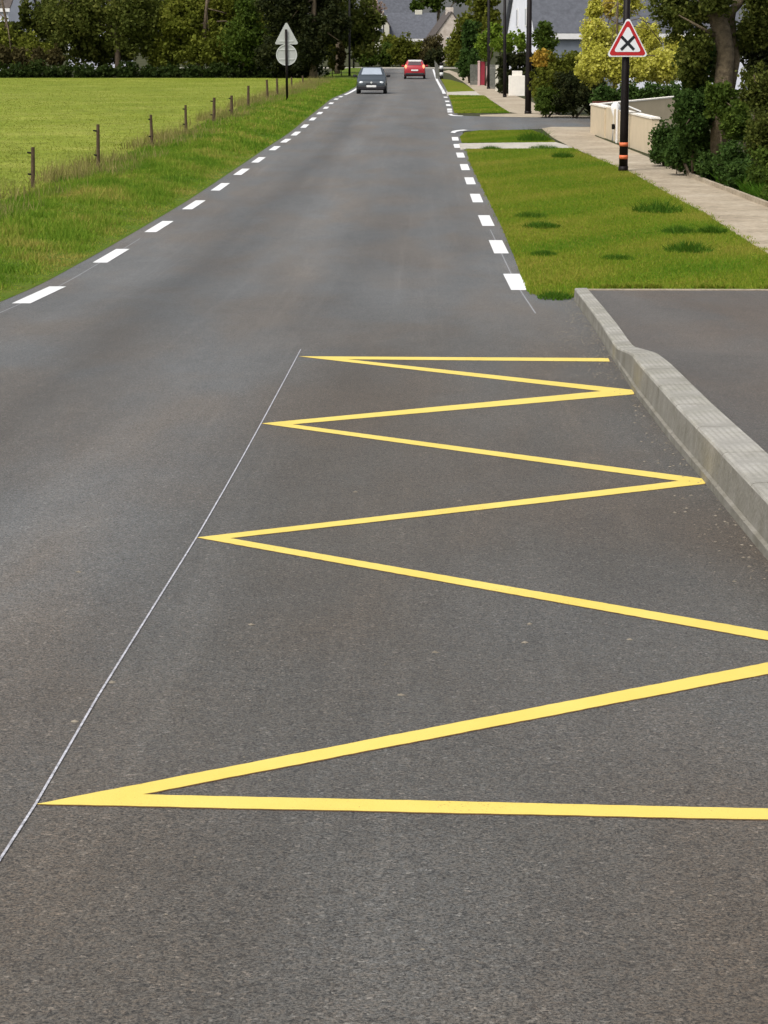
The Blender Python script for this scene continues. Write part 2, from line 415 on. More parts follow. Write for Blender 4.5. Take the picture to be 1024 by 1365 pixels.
# ------------------------------------------------------------------ road edges (in metres, from the sight lines of the two painted edges)
L_PX = [(55, 393), (148, 341), (212, 302), (259, 273), (294, 249), (322, 229), (345, 213), (366, 197.5), (381, 187.5), (395, 178), (406.5, 168), (417, 158.5), (426.5, 150.7), (434.8, 143.5), (441.8, 137.5), (448, 132), (454, 128.8), (468.5, 122.5), (482, 114), (490, 104), (497, 95)]
R_PX = [(687, 376), (665, 329), (648, 294), (635, 264), (626.8, 241), (619.5, 222.7), (614, 206.7), (609.7, 194.5), (607, 185), (603.5, 173), (600.5, 158), (599.6, 146), (597.7, 140), (596, 134), (591.5, 122.5), (585.7, 112.5), (581.3, 103.7), (577.5, 92)]
def edge_fn(px):
    q = [G(*p) for p in px]; ys = [p.y for p in q]; xs = [p.x for p in q]
    o = np.argsort(ys); ys = np.array(ys)[o]; xs = np.array(xs)[o]
    # towards the camera the edges run on straight
    s = (xs[3] - xs[0]) / (ys[3] - ys[0])
    ys = np.concatenate([[-60], ys]); xs = np.concatenate([[xs[0] - s * (ys[1] + 60)], xs])
    gx = np.interp(np.arange(-60, 400, .5), ys, xs)
    k = np.hanning(17); k /= k.sum()
    gx = np.convolve(np.pad(gx, 8, mode='edge'), k, mode='valid')
    return lambda y: float(np.interp(y, np.arange(-60, 400, .5), gx))
XL, XR = edge_fn(L_PX), edge_fn(R_PX)
ROAD_END = 226.0

def yrows(a, b):
    y = a; r = []
    while y < b:
        r.append(y); y += max(.5, abs(y) * .02) if y < 120 else 4
    r.append(b); return r
ROWS = yrows(-20, 900)
def strip(name, fl, fr, y0, y1, dz, m, nx=2, parent=None, zf=None):
    ys = [y0] + [y for y in ROWS if y0 + .05 < y < y1 - .05] + [y1]
    v, f = [], []
    for y in ys:
        a, b = fl(y), fr(y)
        for k in range(nx):
            x = a + (b - a) * k / (nx - 1)
            v.append((x, y, zr(y) + dz + (zf(x, y) if zf else 0)))
    for i in range(len(ys) - 1):
        for k in range(nx - 1):
            f.append((i * nx + k, i * nx + k + 1, (i + 1) * nx + k + 1, (i + 1) * nx + k))
    return mesh_obj(name, v, f, m, parent)

# ground to the horizon
strip('ground', lambda y: -700, lambda y: 700, -20, 900, -.006, M['soil'], 29); tag(bpy.data.objects['ground'], kind='structure')
RL = lambda y: XL(y) - .27
RR = lambda y: XR(y) + (.30 if y > 27 else .30 + .95 * min(1, max(0, (27 - y) / 3.2)) + max(0, 24 - y) * .02 + max(0, 23 - y) * .5 if y < 27 else .30)
road = strip('road', lambda y: RL(y) - .25, RR, -20, ROAD_END, 0.0, M['asphalt'], 9); tag(road, kind='structure')
_a = road.data.attributes.new('across', 'FLOAT', 'POINT')
_a.data.foreach_set('value', [min(1.3, max(-.2, (v.co.x - XL(v.co.y)) / (XR(v.co.y) - XL(v.co.y)))) for v in road.data.vertices])

# --- left: verge and meadow
FX = lambda y: XL(y) - 3.5                           # fence line
def vz(x, y):                                       # low swell of the left verge
    t = (XL(y) - .3 - x) / 3.4
    return .16 * math.sin(max(0, min(1, t)) * math.pi) ** 1.5 * (1 if y < 110 else .5)
verge = strip('verge', lambda y: FX(y) - .3, lambda y: RL(y) + .02, -20, ROAD_END, .003, M['verge'], 12, zf=vz); tag(verge, kind='structure')
field = strip('field', lambda y: -260, lambda y: FX(y) - .28, -20, 181, .012, M['field'], 14); tag(field, kind='structure')

# --- right: lawn, gravel strip, side road, footpath
def poly_sheet(name, px, dz, m, kind='structure', parent=None, pts=None):
    """flat-lying outline on the ground, cut into rows so that it follows the ground"""
    q = pts if pts else [G(x, y, dz) for x, y in px]
    q = [(p[0], p[1]) for p in q]
    import bmesh
    me = bpy.data.meshes.new(name); b = bmesh.new()
    b.faces.new([b.verts.new((x, y, 0)) for x, y in q])
    ys = [p[1] for p in q]
    for y in [y for y in ROWS if min(ys) < y < max(ys)]:
        bmesh.ops.bisect_plane(b, geom=b.verts[:] + b.edges[:] + b.faces[:], plane_co=(0, y, 0), plane_no=(0, 1, 0))
    bmesh.ops.triangulate(b, faces=b.faces[:])
    for v in b.verts: v.co.z = zr(v.co.y) + dz
    bmesh.ops.recalc_face_normals(b, faces=b.faces[:])
    if sum(f.normal.z for f in b.faces) < 0: bmesh.ops.reverse_faces(b, faces=b.faces[:])
    b.to_mesh(me); b.free(); me.materials.append(m)
    o = bpy.data.objects.new(name, me); COL.objects.link(o)
    if parent is not None: o.parent = parent
    if kind: o['kind'] = kind
    return o

foot = poly_sheet('footpath', [(1300, 480), (1024, 338), (940, 284), (842, 230), (762, 196), (738, 184), (722, 171), (735, 169), (800, 169), (793, 181), (850, 203), (885, 218), (915, 233), (960, 249), (1024, 276), (1300, 380)], .009, M['path'])
foot2 = poly_sheet('footpath', [(640, 153), (690, 151), (678, 149), (640, 126), (617, 108.5), (600, 98), (590, 95.5), (598, 93), (622, 101), (650, 113), (692, 129), (745, 153.5), (800, 155), (800, 157.5), (640, 155)], .009, M['path'])
side = poly_sheet('side_road', [(604.5, 178), (620, 174.6), (735, 171.5), (900, 171.5), (900, 157), (690, 156), (640, 155), (615, 154), (600.5, 152)], .004, M['asphalt_side'])
lawn = poly_sheet('lawn', [(703, 388), (735, 397), (772, 395), (790, 391), (1040, 391), (1300, 440), (1024, 337), (940, 283), (842, 229.5), (762, 197), (622, 198.5), (626, 215), (650, 264), (668, 300), (685, 340)], .006, M['lawn'])
gravel_strip = poly_sheet('gravel_strip', [(614, 200), (622, 198), (770, 197.5), (740, 189), (640, 190.5), (612, 191)], .0045, M['pale_path'])
lawn2 = poly_sheet('lawn', [(616, 190), (741, 189), (722, 178), (708, 173), (640, 173.5), (620, 176.5), (613, 182)], .006, M['lawn'])
lawn3 = poly_sheet('lawn', [(606, 150.5), (680, 150), (660, 138), (646, 127), (598, 126.5)], .006, M['lawn'])
lawn4 = poly_sheet('lawn', [(597, 122.5), (634, 121), (618, 111), (600, 106), (588, 105)], .006, M['lawn'])
dirt = poly_sheet('dirt_strip', [(596, 127.5), (652, 128), (640, 121.5), (595, 121)], .0045, M['pale_path'])
# --- crossing lane at the end of the road
lane = poly_sheet('lane', None, .02, M['pale_path'], pts=[(-60, 226), (60, 226), (60, 232), (-60, 232)])

# ------------------------------------------------------------------ paint on the road
def paint(name, polys, m, dz=.006, world=False):
    mb = MB()
    for p in polys:
        q = p if world else [G(x, y) for x, y in p]
        mb.quad(*[(a[0], a[1], zr(a[1]) + dz) for a in q])
    return mb.build(name, m, road)
T0, IL0, T1, IL1, T2, IL2, T3, IL3 = (398, 475.2), (463, 479.2), (348, 564.8), (390, 566), (262, 717), (307, 718), (48, 1073), (190, 1060)
IR0, IR1, IR2 = (802, 521.7), (905, 641.6), (1104, 868.5)
ZZ = [[T0, (811, 477.6), (813, 482.2), IL0],
      [T0, IL0, (845, 520.2), (846, 523), IR0],
      [IR0, (846, 523), (845, 525.8), IL1, T1],
      [T1, IL1, (940, 638.8), (942.5, 642), IR1],
      [IR1, (942.5, 642), (940, 645.4), IL2, T2],
      [T2, IL2, (1165, 867), (1168, 870), IR2],
      [IR2, (1168, 870), (1165, 872), IL3, T3],
      [T3, IL3, (1290, 1085), (1290, 1099.6)]]
def subdiv_poly(p):                                 # long stripes follow the fall of the road
    q = [G(x, y) for x, y in p]; r = []
    for a, b_ in zip(q, q[1:] + q[:1]):
        a, b_ = Vector((a.x, a.y)), Vector((b_.x, b_.y)); k = max(1, int((b_ - a).length / .035)); nr = (b_ - a).normalized()
        if nr.x < 0: nr = -nr
        nr = Vector((-nr.y, nr.x))
        for i in range(k):
            c = a.lerp(b_, i / k)
            j = 0 if i == 0 else .0011 * (math.sin(c.x * 931 + c.y * 577) + math.sin(c.x * 213.7 - c.y * 391.3))
            r.append(c + nr * j)
    return [[(v.x, v.y) for v in r]]
zz = []
for p in ZZ: zz += subdiv_poly(p)
zigzag = paint('zigzag_marking', zz, M['yellow'], .0024, True); zigzag['label'] = 'yellow zigzag bus stop marking'
grown = []
for p in zz:
    q = [Vector(t) for t in p]
    # a dark brown rim of about a centimetre round the paint
    area = sum(q[i].x * q[(i + 1) % len(q)].y - q[(i + 1) % len(q)].x * q[i].y for i in range(len(q)))
    sgn = 1 if area > 0 else -1; r = []
    for i in range(len(q)):
        a, b_, c_ = [Vector((t.x, t.y)) for t in (q[i - 1], q[i], q[(i + 1) % len(q)])]
        n1 = (b_ - a).normalized(); n2 = (c_ - b_).normalized()
        n1 = Vector((n1.y, -n1.x)) * sgn; n2 = Vector((n2.y, -n2.x)) * sgn
        nn = (n1 + n2); nn = nn.normalized() if nn.length > .2 else n1
        r.append(tuple(b_ + nn * .004))
    grown.append(r)
paint('paint_rim', grown, M['brown_edge'], .0012, True)

def line_quad(fx, y0, y1, wd, seg=1):
    ys = [y0 + (y1 - y0) * k / seg for k in range(seg + 1)]
    return [[(fx(a) - wd / 2, a), (fx(a) + wd / 2, a), (fx(b) + wd / 2, b), (fx(b) - wd / 2, b)] for a, b in zip(ys, ys[1:])]
# thin chalk guide lines
guide = [G(x, y) for x, y in [(-60, 1246), (0, 1147), (48, 1072), (130, 930), (262, 717), (348, 565), (401, 466)]]
gp = []
guide = [a.lerp(b_, k / 6) for a, b_ in zip(guide, guide[1:]) for k in range(6)] + [guide[-1]]
for a, b_ in zip(guide, guide[1:]):
    h = .0033
    gp.append([(a.x - h, a.y), (a.x + h, a.y), (b_.x + h, b_.y), (b_.x - h, b_.y)])
paint('guide_line', gp, M['chalk'], .0029, True)
paint('guide_line', line_quad(lambda y: XL(y) + .0, 18, 34, .014, 40) + line_quad(lambda y: XR(y) - .0, 21.5, 36, .014, 40), M['chalk_faint'], .0016, True)
# faint pale drag marks along the road
drag = []
for (a, b_) in [((425, 322), (470, 320))]:
    p, q = G(*a), G(*b_)
    nsg = max(2, int((q - p).length / .5))
    for k in range(nsg):
        h = .010 + .008 * math.sin(k * 1.7 + a[0]); h2 = .010 + .008 * math.sin((k + 1) * 1.7 + a[0])
        u, v_ = p.lerp(q, k / nsg), p.lerp(q, (k + 1) / nsg)
        drag.append([(u.x - h, u.y), (u.x + h, u.y), (v_.x + h2, v_.y), (v_.x - h2, v_.y)])
paint('drag_mark', drag, M['scrape'], .0018, True)

DASH, PER = 0.5, None
def dashes(px, fx, wd, side):
    ys = [G(*p).y for p in px]
    for i, y in enumerate(ys):
        if i + 1 < len(ys): per = ys[i + 1] - y
        ln = min(per * .50, 2.6)
        paint('edge_dash', line_quad(fx, y - ln / 2, y + ln / 2, wd), M['white'], .0035, True)
dashes(L_PX[:17], lambda y: XL(y), .19, -1)
dashes(R_PX[:9], lambda y: XR(y), .20, 1)
y = G(*R_PX[11]).y
dashes([(599.6, 149), (599.4, 146), (597.9, 140), (596.4, 135), (594.3, 129.5), (592, 124), (590, 119.8)], lambda y: XR(y), .20, 1)
paint('edge_line', line_quad(lambda y: XR(y), 127, ROAD_END - 4, .16, 12), M['white'], .0035, True)
paint('edge_line', line_quad(lambda y: XL(y), 124, 150, .16, 5), M['white'], .0035, True)
# the curved white corner lines of the side road
for pts in ([(603.5, 177.5), (606, 175.5), (612, 174.3), (621, 173.6)], [(599.5, 152.3), (602, 153.8), (608, 154.6), (617, 154.8)]):
    q = [G(*p) for p in pts]; pl = []
    for a, b_ in zip(q, q[1:]):
        d = Vector((b_.x - a.x, b_.y - a.y)).normalized(); nrm = Vector((-d.y, d.x)) * .07
        pl.append([(a.x - nrm.x, a.y - nrm.y - .2), (a.x + nrm.x, a.y + nrm.y + .2), (b_.x + nrm.x, b_.y + nrm.y + .2), (b_.x - nrm.x, b_.y - nrm.y - .2)])
    paint('corner_line', pl, M['white'], .014, True)
paint('give_way_line', [[(G(690, 161).x, G(690, 161).y), (G(760, 161).x, G(690, 161).y), (G(760, 161).x, G(690, 161).y + .5), (G(690, 161).x, G(690, 161).y + .5)]], M['scrape'], .013, True)

# ------------------------------------------------------------------ kerb and bus stop platform
KB_PX = [(765, 400), (783, 425), (801, 452), (813, 473), (826, 493), (845, 524), (893, 587), (942, 646), (1024, 748), (1110, 858), (1240, 1030), (1400, 1250)]
KB = [G(*p) for p in KB_PX]
kb_y = np.array([p.y for p in KB])[::-1]; kb_x = np.array([p.x for p in KB])[::-1]
def kx(y):
    if y < kb_y[0]: return float(kb_x[0] + (kb_y[0] - y) * .0)
    return float(np.interp(y, kb_y, kb_x))
def khgt(y): return float(np.interp(y, [15.3, 16.6], [.20, .125]))
def kwid(y): return float(np.interp(y, [14.6, 16.6], [.235, .14]))
kerb = tag(bpy.data.objects.new('kerb', None), kind='structure'); COL.objects.link(kerb)
KE = KB[0].y
def kerb_stone(y0, y1):
    n = max(2, int((y1 - y0) / .25)); v, f = [], []
    ys = [y0 + .007 + (y1 - y0 - .014) * k / n for k in range(n + 1)]
    for y in ys:
        h, wd, x, z = khgt(y), kwid(y), kx(y), zr(y)
        tall = (h - .125) / .075
        prof = [(0, -.05), (0, .028 + .01 * tall), (.014 * tall + .003, .045), (.022 * tall + .006, h - .016), (.024 * tall + .010, h - .005), (.030 * tall + .020, h), (wd - .008, h + .003), (wd, h - .006), (wd, -.05)]
        v += [(x + a, y, z + b) for a, b in prof]
    m_ = 9
    for i in range(n):
        for k in range(m_ - 1):
            f.append((i * m_ + k, (i + 1) * m_ + k, (i + 1) * m_ + k + 1, i * m_ + k + 1))
    f.append(tuple(range(m_))); f.append(tuple(n * m_ + k for k in range(m_ - 1, -1, -1)))
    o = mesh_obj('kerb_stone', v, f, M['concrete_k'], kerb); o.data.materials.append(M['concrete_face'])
    for p_ in o.data.polygons:                      # the road face is darker: splashed dirt plus shade put into its colour
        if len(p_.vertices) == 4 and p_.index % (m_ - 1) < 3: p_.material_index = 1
    return o
# concrete with studs pressed into the walking face, dirt and painted shade on the face towards the road
def kerb_mat():
    m, n, b, tc = nodes_of('kerb_concrete', .9)
    a = noise(n, tc, 6, 6, .7); d = noise(n, tc, 1.3, 5, .7); g = noise(n, tc, 120, 3, .7)
    c = ramp(n, a, [(.3, (.30, .285, .25)), (.7, (.39, .375, .335))])
    c = mix(n, c, ramp(n, d, [(.35, (.66, .66, .58)), (.6, (1, 1, 1))]), .8, 'MULTIPLY')
    c = mix(n, c, ramp(n, g, [(.3, g3(.8)), (.7, g3(1.15))]), .8, 'MULTIPLY')
    vo = n.nodes.new('ShaderNodeTexVoronoi'); vo.inputs['Scale'].default_value = 32; vo.inputs['Randomness'].default_value = .10
    n.links.new(tc.outputs['Object'], vo.inputs['Vector'])
    c = mix(n, c, ramp(n, vo.outputs['Distance'], [(.30, g3(1.05)), (.52, g3(.74))]), .8, 'MULTIPLY')
    n.links.new(c, b.inputs['Base Color'])
    bp = n.nodes.new('ShaderNodeBump'); bp.inputs['Strength'].default_value = .55; bp.inputs['Distance'].default_value = .006
    n.links.new(vo.outputs['Distance'], bp.inputs['Height']); bp.invert = True
    n.links.new(bp.outputs[0], b.inputs['Normal'])
    return m
M['concrete_k'] = kerb_mat()
cuts = [KE - 0.0]
y = KE
for ln in (2.6, 2.6, 2.2): y -= ln; cuts.append(y)
cuts[-1] = 16.75
y = 16.75
cuts.append(15.2); y = 15.2
while y > -8: y -= 1.0; cuts.append(y)
for a, b_ in zip(cuts, cuts[1:]): kerb_stone(b_, a)
# platform surface
PW = 9.0
plat = strip('pavement', lambda y: kx(y) + kwid(y) + .002, lambda y: PW, -8, KE - .02, 0, M['asphalt_path'], 8,
             zf=lambda x, y: khgt(y) - .022 + min(0, (y - 18) * 0)); tag(plat, kind='structure')
def strip_edge():
    mb = MB(); z = zr(KE) + .125
    mb.box(kx(KE) + .13, PW, KE - .022, KE + .05, z - .2, z - .012)
    return mb.build('pavement_edging', M['path'])
tag(strip_edge(), kind='structure')
# loose grit in the gutter and pale chips on the asphalt
gv = []
for i in range(500):
    y = rnd.uniform(8, 24.4); off = -abs(rnd.gauss(0, .10)) - .005
    gv.append((kx(y) + off, y, rnd.choice([.003, .004, .005, .008])))
for i in range(700):
    y = rnd.uniform(15.5, 24.2); gv.append((kx(y) - abs(rnd.gauss(0, .28)), y, rnd.choice([.004, .006])))
for i in range(330):
    p = (rnd.uniform(-4.2, 2.0), 4 + 24 * rnd.random() ** 1.3)
    if p[0] < kx(p[1]) - .05 and p[0] > XL(p[1]): gv.append((p[0], p[1], rnd.choice([.002, .003, .003, .004])))
for px, py in [(474, 656), (612, 668), (335, 833), (535, 927), (105, 763), (700, 857), (845, 541), (858, 555), (706, 832), (150, 910), (840, 853), (100, 962), (580, 870)]:
    q = G(px, py); gv.append((q.x, q.y, .010))
mb = MB()
for x, y, s in gv:
    i = len(mb.v); z = zr(y) + .001
    for k in range(5):
        t = k * 1.2566 + rnd.uniform(-.3, .3); r = s * rnd.uniform(.7, 1.2)
        mb.v.append((x + r * 1.3 * math.cos(t), y + r * math.sin(t), z))
    mb.v.append((x, y, z + s * .5))
    mb.f += [(i + k, i + (k + 1) % 5, i + 5) for k in range(5)]
M['grit'] = mat('grit', (.20, .175, .135), .9, .35, 30)
tag(mb.build('grit', M['grit']), 'pale grit lying in the gutter and on the asphalt', 'grit', kind='stuff')

# ------------------------------------------------------------------ grass
def scatter(n, fl, fr, y0, y1, z0=0., zf=None, bias=1.0):
    ys = y0 + (y1 - y0) * rng.uniform(0, 1, n) ** bias; u = rng.uniform(0, 1, n)
    P_ = np.zeros((n, 3))
    fls = np.interp(ys, ROWS, [fl(t) for t in ROWS]); frs = np.interp(ys, ROWS, [fr(t) for t in ROWS])
    P_[:, 0] = fls + (frs - fls) * u; P_[:, 1] = ys
    P_[:, 2] = np.interp(ys, _GY, _GZ) + z0
    if zf: P_[:, 2] += np.array([zf(x, y) for x, y in zip(P_[:, 0], P_[:, 1])])
    return P_
def patch_tint(P_, s=.7, base=.42, amp=.28, sd=.15):
    x, y = P_[:, 0], P_[:, 1]
    f = np.sin(x * 1.9 * s + 1.3 * np.sin(y * .8 * s)) + np.sin(y * 1.1 * s + 2 * np.sin(x * 1.3 * s + .5)) + .8 * np.sin(x * 4.1 * s - y * 2.3 * s + 1)
    return np.clip(base + amp * f / 2 + rng.normal(0, sd, len(x)), 0, 1)
q = scatter(120000, lambda y: FX(y) - .2, lambda y: RL(y) - .03, 17, 62, 0, vz, 1.25)
t = np.clip((XL(40) - q[:, 0]) , 0, 9)
edge = np.clip((np.interp(q[:, 1], ROWS, [RL(t) for t in ROWS]) - q[:, 0]) / .55, 0, 1)
blades('verge_grass', q, (.12 * clump(q) * (.25 + .75 * edge)), .016, M['blade_verge'], 1.0, np.clip(patch_tint(q, 1.0, .34, .26) + .45 * (1 - edge) + .24 * np.clip(1.2 * np.sin(q[:, 0] * 1.3 + q[:, 1] * .45) * np.sin(q[:, 1] * .23 + 1), 0, 1) * np.clip(edge * 2 - .6, 0, 1), 0, 1))
tag(bpy.data.objects['verge_grass'], 'long lush grass on the verge left of the road', 'grass', kind='stuff')
q2 = scatter(52000, lambda y: FX(y) - .2, lambda y: RL(y) - .03, 62, 170, 0, vz, 1.4)
tag(blades('verge_grass', q2, .13 * clump(q2), .035, M['blade_verge'], .9, patch_tint(q2, 1.0, .42, .28)), 'grass on the far part of the left verge running up to the bend', 'grass', kind='stuff')
# taller seeding grass and dock along the fence
q = scatter(26000, lambda y: FX(y) - .8, lambda y: FX(y) + 1.3, 25, 170, .02, None, 1.3)
k = np.sin(q[:, 1] * .9) + np.sin(q[:, 1] * .37 + 1) + rng.normal(0, .7, len(q)) > .25
q = q[k]
tag(blades('dry_grass', q, .34, .022, M['blade_dry'], .7, patch_tint(q, .8, .4, .25)), 'dry seeding grass standing along the fence line', 'grass', kind='stuff')
q = scatter(150000, lambda y: -.27 * y - 6, lambda y: FX(y) - .1, 26, 181, .01, None, 1.35)
tag(blades('field_grass', q, .045, .03, M['blade_field'], 1.6, patch_tint(q, .25, .48, .22, .10)), 'yellow green meadow grass beyond the fence', 'grass', kind='stuff')

def inside(poly, pts):
    x, y = pts[:, 0], pts[:, 1]; r = np.zeros(len(pts), bool); n = len(poly)
    for i in range(n):
        x0, y0 = poly[i]; x1, y1 = poly[(i + 1) % n]
        c = ((y0 > y) != (y1 > y)) & (x < (x1 - x0) * (y - y0) / (y1 - y0 + 1e-12) + x0)
        r ^= c
    return r
def lawn_blades(px, n, h, wd, label):
    poly = [(p.x, p.y) for p in [G(x, y, .016) for x, y in px]]
    xs = [p[0] for p in poly]; ys = [p[1] for p in poly]
    q = np.stack([rng.uniform(min(xs), max(xs), n), min(ys) + (max(ys) - min(ys)) * rng.uniform(0, 1, n) ** 1.3, np.zeros(n)], 1)
    q = q[inside(poly, q)]; q[:, 2] = np.interp(q[:, 1], _GY, _GZ) + .005
    tag(blades('lawn_grass', q, h, wd, M['blade_lawn'], 1.0, patch_tint(q, .8, .50, .28, .2)), label, 'grass', kind='stuff')
lawn_blades([(703, 388), (735, 397), (772, 395), (790, 391), (1040, 391), (1300, 440), (1024, 337), (940, 283), (842, 229.5), (762, 197), (622, 198.5), (626, 215), (650, 264), (668, 300), (685, 340)], 190000, .035, .012, 'mown mossy grass between the dashed edge line and the footpath')
lawn_blades([(616, 190), (741, 189), (722, 178), (708, 173), (640, 173.5), (620, 176.5), (613, 182)], 30000, .035, .02, 'mown grass island beside the mouth of the side road')
lawn_blades([(606, 150.5), (680, 150), (660, 138), (646, 127), (598, 126.5)], 20000, .04, .03, 'mown grass plot just beyond the side road')

def fringe(px, n, h, m, sd, label, dz=.004):
    q = [G(*p) for p in px]; L_ = [(b - a).length for a, b in zip(q, q[1:])]; o = []
    for i in range(n):
        k = rnd.choices(range(len(L_)), L_)[0]; p = q[k].lerp(q[k + 1], rnd.random())
        if math.sin(p.y * 5.1 + p.x * 7) + math.sin(p.y * 2.3 + p.x * 3.7) + rnd.uniform(-.8, .8) < -.2: continue
        o.append((p.x + rnd.gauss(0, sd), p.y + rnd.gauss(0, sd), zr(p.y) + dz))
    o = np.array(o)
    tag(blades('edge_grass', o, h, .014, m, 1.4, np.clip(rng.normal(.6, .25, len(o)), 0, 1)), label, 'grass', kind='stuff')
fringe([(712, 386), (692, 340), (673, 300), (653, 264), (628, 215), (623, 199)], 3400, .045, M['blade_lawn'], .04, 'straggling grass creeping from the lawn over the asphalt edge')
fringe([(790, 391.5), (1040, 391.5)], 2600, .06, M['blade_lawn'], .03, 'grass leaning over the far edge of the pavement', .06)
fringe([(1024, 337), (940, 283), (842, 229.5), (762, 197)], 2200, .05, M['blade_lawn'], .05, 'grass creeping from the lawn on to the footpath')
fringe([(722, 391), (740, 396), (770, 395)], 1500, .06, M['blade_lawn'], .06, 'thin grass at the corner where lawn, road and kerb meet')
def tuft(px, py, wpx, hpx, label, n=420):
    b = G(px, py, .016); s = S(b.y); wd = wpx / s / 2; h = hpx / s
    o_pts = []; thin = n < 200; n = max(n, 560)
    for i in range(n):
        a = rnd.uniform(0, 6.283); r = rnd.random() ** .6
        o_pts.append((b.x + wd * r * math.cos(a), b.y + wd * 1.5 * r * math.sin(a), zr(b.y) + .01))
    q = np.array(o_pts)
    hh = np.ones(n)
    rr_ = np.hypot((q[:, 0] - b.x) / wd, (q[:, 1] - b.y) / (wd * 1.5))
    o = blades('grass_tuft', q - np.array(b), h * (1.15 - .75 * rr_) * rng.uniform(.8, 1.15) + .012, .010 if thin else .018, M['blade_tuft'], 1.8)
    o.location = b
    tag(o, label, 'grass tuft', 'dark grass tufts on the mown lawn')
tuft(917, 334, 62, 17, 'large round dark grass tuft on the lawn, low near the pavement corner')
tuft(876, 281, 66, 17, 'wide dark grass tuft against the footpath edge, below the banded pole', 480)
tuft(905, 309, 46, 9, 'thin dark grass tuft between the two large ones by the footpath', 220)
tuft(950, 309, 40, 12, 'dark grass tuft spilling over the footpath edge nearest the camera', 260)
tuft(722, 302, 52, 8, 'flat dark grass tuft near the fourth white dash from the near end', 260)
tuft(708, 288, 46, 6, 'smallest flat dark tuft just behind another near the dashed line', 160)
tuft(725, 339, 36, 6, 'sparse dark tuft nearest the two closest white dashes', 110)
tuft(824, 344, 46, 6, 'sparse dark tuft in the middle of the lawn', 120)
tuft(750, 209, 30, 8, 'dark tuft near the top of the main lawn under the gravel strip', 220)
tuft(712, 187, 46, 20, 'tall peaked dark grass clump on the island by the side road', 520)
tuft(655, 198, 30, 4, 'thin dark tuft on the left end of the gravel strip edge', 120)
tuft(725, 197, 40, 6, 'dark tuft on the right end of the gravel strip edge', 160)
tuft(740, 396, 50, 10, 'weedy tuft where the lawn meets the end of the kerb', 160)

# ------------------------------------------------------------------ fence posts
FP = [(44, 251, 197), (131, 228, 167), (203, 197, 154), (248, 179, 141), (285, 165, 131), (309, 157, 128), (331, 144, 115), (357, 133, 107), (370, 129, 105), (389, 116, 103), (404, 113, 101)]
FPN = ['nearest of the row and leftmost', 'second from the left', 'third from the left', 'fourth from the left', 'fifth from the left', 'sixth from the left', 'seventh from the left', 'eighth from the left, left of the back-turned signs', 'ninth from the left, just left of the sign post', 'tenth from the left, just right of the sign post', 'last of the row']
for (px, yb, yt), lb in zip(FP, FPN):
    b = G(px, yb); s = S(b.y); h = (yb - yt) / s; b.z = zr(b.y)
    r = .045 if b.y < 75 else .06
    t = thing('fence_post', 'rough wooden fence post, ' + lb, 'fence post', b, 'fence posts between verge and meadow')
    ln = rnd.uniform(-.02, .02)
    mb = MB().tube([(b.x, b.y, b.z - .15), (b.x + ln, b.y, b.z + h * .5), (b.x + ln * 2, b.y, b.z + h)], [r, r * .95, r * .85], 8)
    mb.build('post', M['post_wood'], t)
    if b.y < 90:
        for k in (.86, .34):
            MB().tube([(b.x - r * .6 + ln * k, b.y - .02, b.z + h * k), (b.x - r - .05, b.y - .03, b.z + h * k + .01)], [.022, .018], 6).build('insulator', M['black'], t)

# ------------------------------------------------------------------ poles and signs
def pole(px, yb, wpx, top, label, m, bands=None, group='dark street poles', ptop=None):
    b = G(px, yb, .022); Y = b.y; r = wpx / 2 / S(Y)
    t = thing('street_pole', label, 'pole', b, group)
    x1 = P(ptop if ptop else px, 0, Y).x
    lean = (x1 - b.x) / (P(px, 0, Y).z - b.z)
    def at_h(h): return (b.x + lean * h, b.y, b.z + h)
    MB().tube([at_h(-.2), at_h(1.0), at_h(top)], [r * 1.12, r * 1.05, r * .72], 16).build('shaft', m, t, True)
    MB().tube([at_h(-.05), at_h(.10)], [r * 1.25, r * 1.22], 16).build('base_collar', m, t, True)
    if bands:
        for y in bands:
            h = (yb - y) / S(Y); e = .045
            rr = r * 1.06 + .006
            MB().tube([at_h(h - e), at_h(h + e)], [rr, rr], 16).build('orange_band', M['orange'], t, True)
    return b, lean, r
bS, leanS, rS = pole(831, 227, 10.5, 6.0, 'black street pole with two orange bands carrying the red bordered warning sign', M['brownblack'], (193, 209.5), ptop=836)
pole(704, 151, 7.5, 7.0, 'tall black pole on the footpath corner just beyond the side road', M['brownblack'], ptop=706)
pole(673, 129, 4.2, 7.0, 'slim dark pole beside the white gate pillar', M['brownblack'])
pole(651.5, 118, 3.8, 7.5, 'slim dark pole in front of the red gate', M['brownblack'])
pole(466, 102, 2.8, 9.0, 'dark pole at the left roadside, nearer of the two behind the grey car', M['black'])
pole(471.5, 91.5, 2.4, 9.0, 'dark pole by the bend, farther of the two left of the grey car', M['black'])

def rounded_tri(cx, cz, wdt, hgt, r):
    pts = [(cx - wdt / 2, cz), (cx + wdt / 2, cz), (cx, cz + hgt)]
    o_ = []
    for i in range(3):
        p = Vector(pts[i]); a = Vector(pts[i - 1]); c = Vector(pts[(i + 1) % 3])
        d1 = (a - p).normalized(); d2 = (c - p).normalized()
        bis = (d1 + d2).normalized(); half = d1.angle(d2) / 2
        cen = p + bis * (r / math.sin(half))
        s0 = p + d1 * (r / math.tan(half)) - cen; s1 = p + d2 * (r / math.tan(half)) - cen
        a0, a1 = math.atan2(s0.y, s0.x), math.atan2(s1.y, s1.x)
        while a1 < a0: a1 += 2 * math.pi
        if a1 - a0 > math.pi: a0 += 2 * math.pi
        for k in range(6):
            t = a0 + (a1 - a0) * k / 5
            o_.append((cen.x + r * math.cos(t), cen.y + r * math.sin(t)))
    return o_
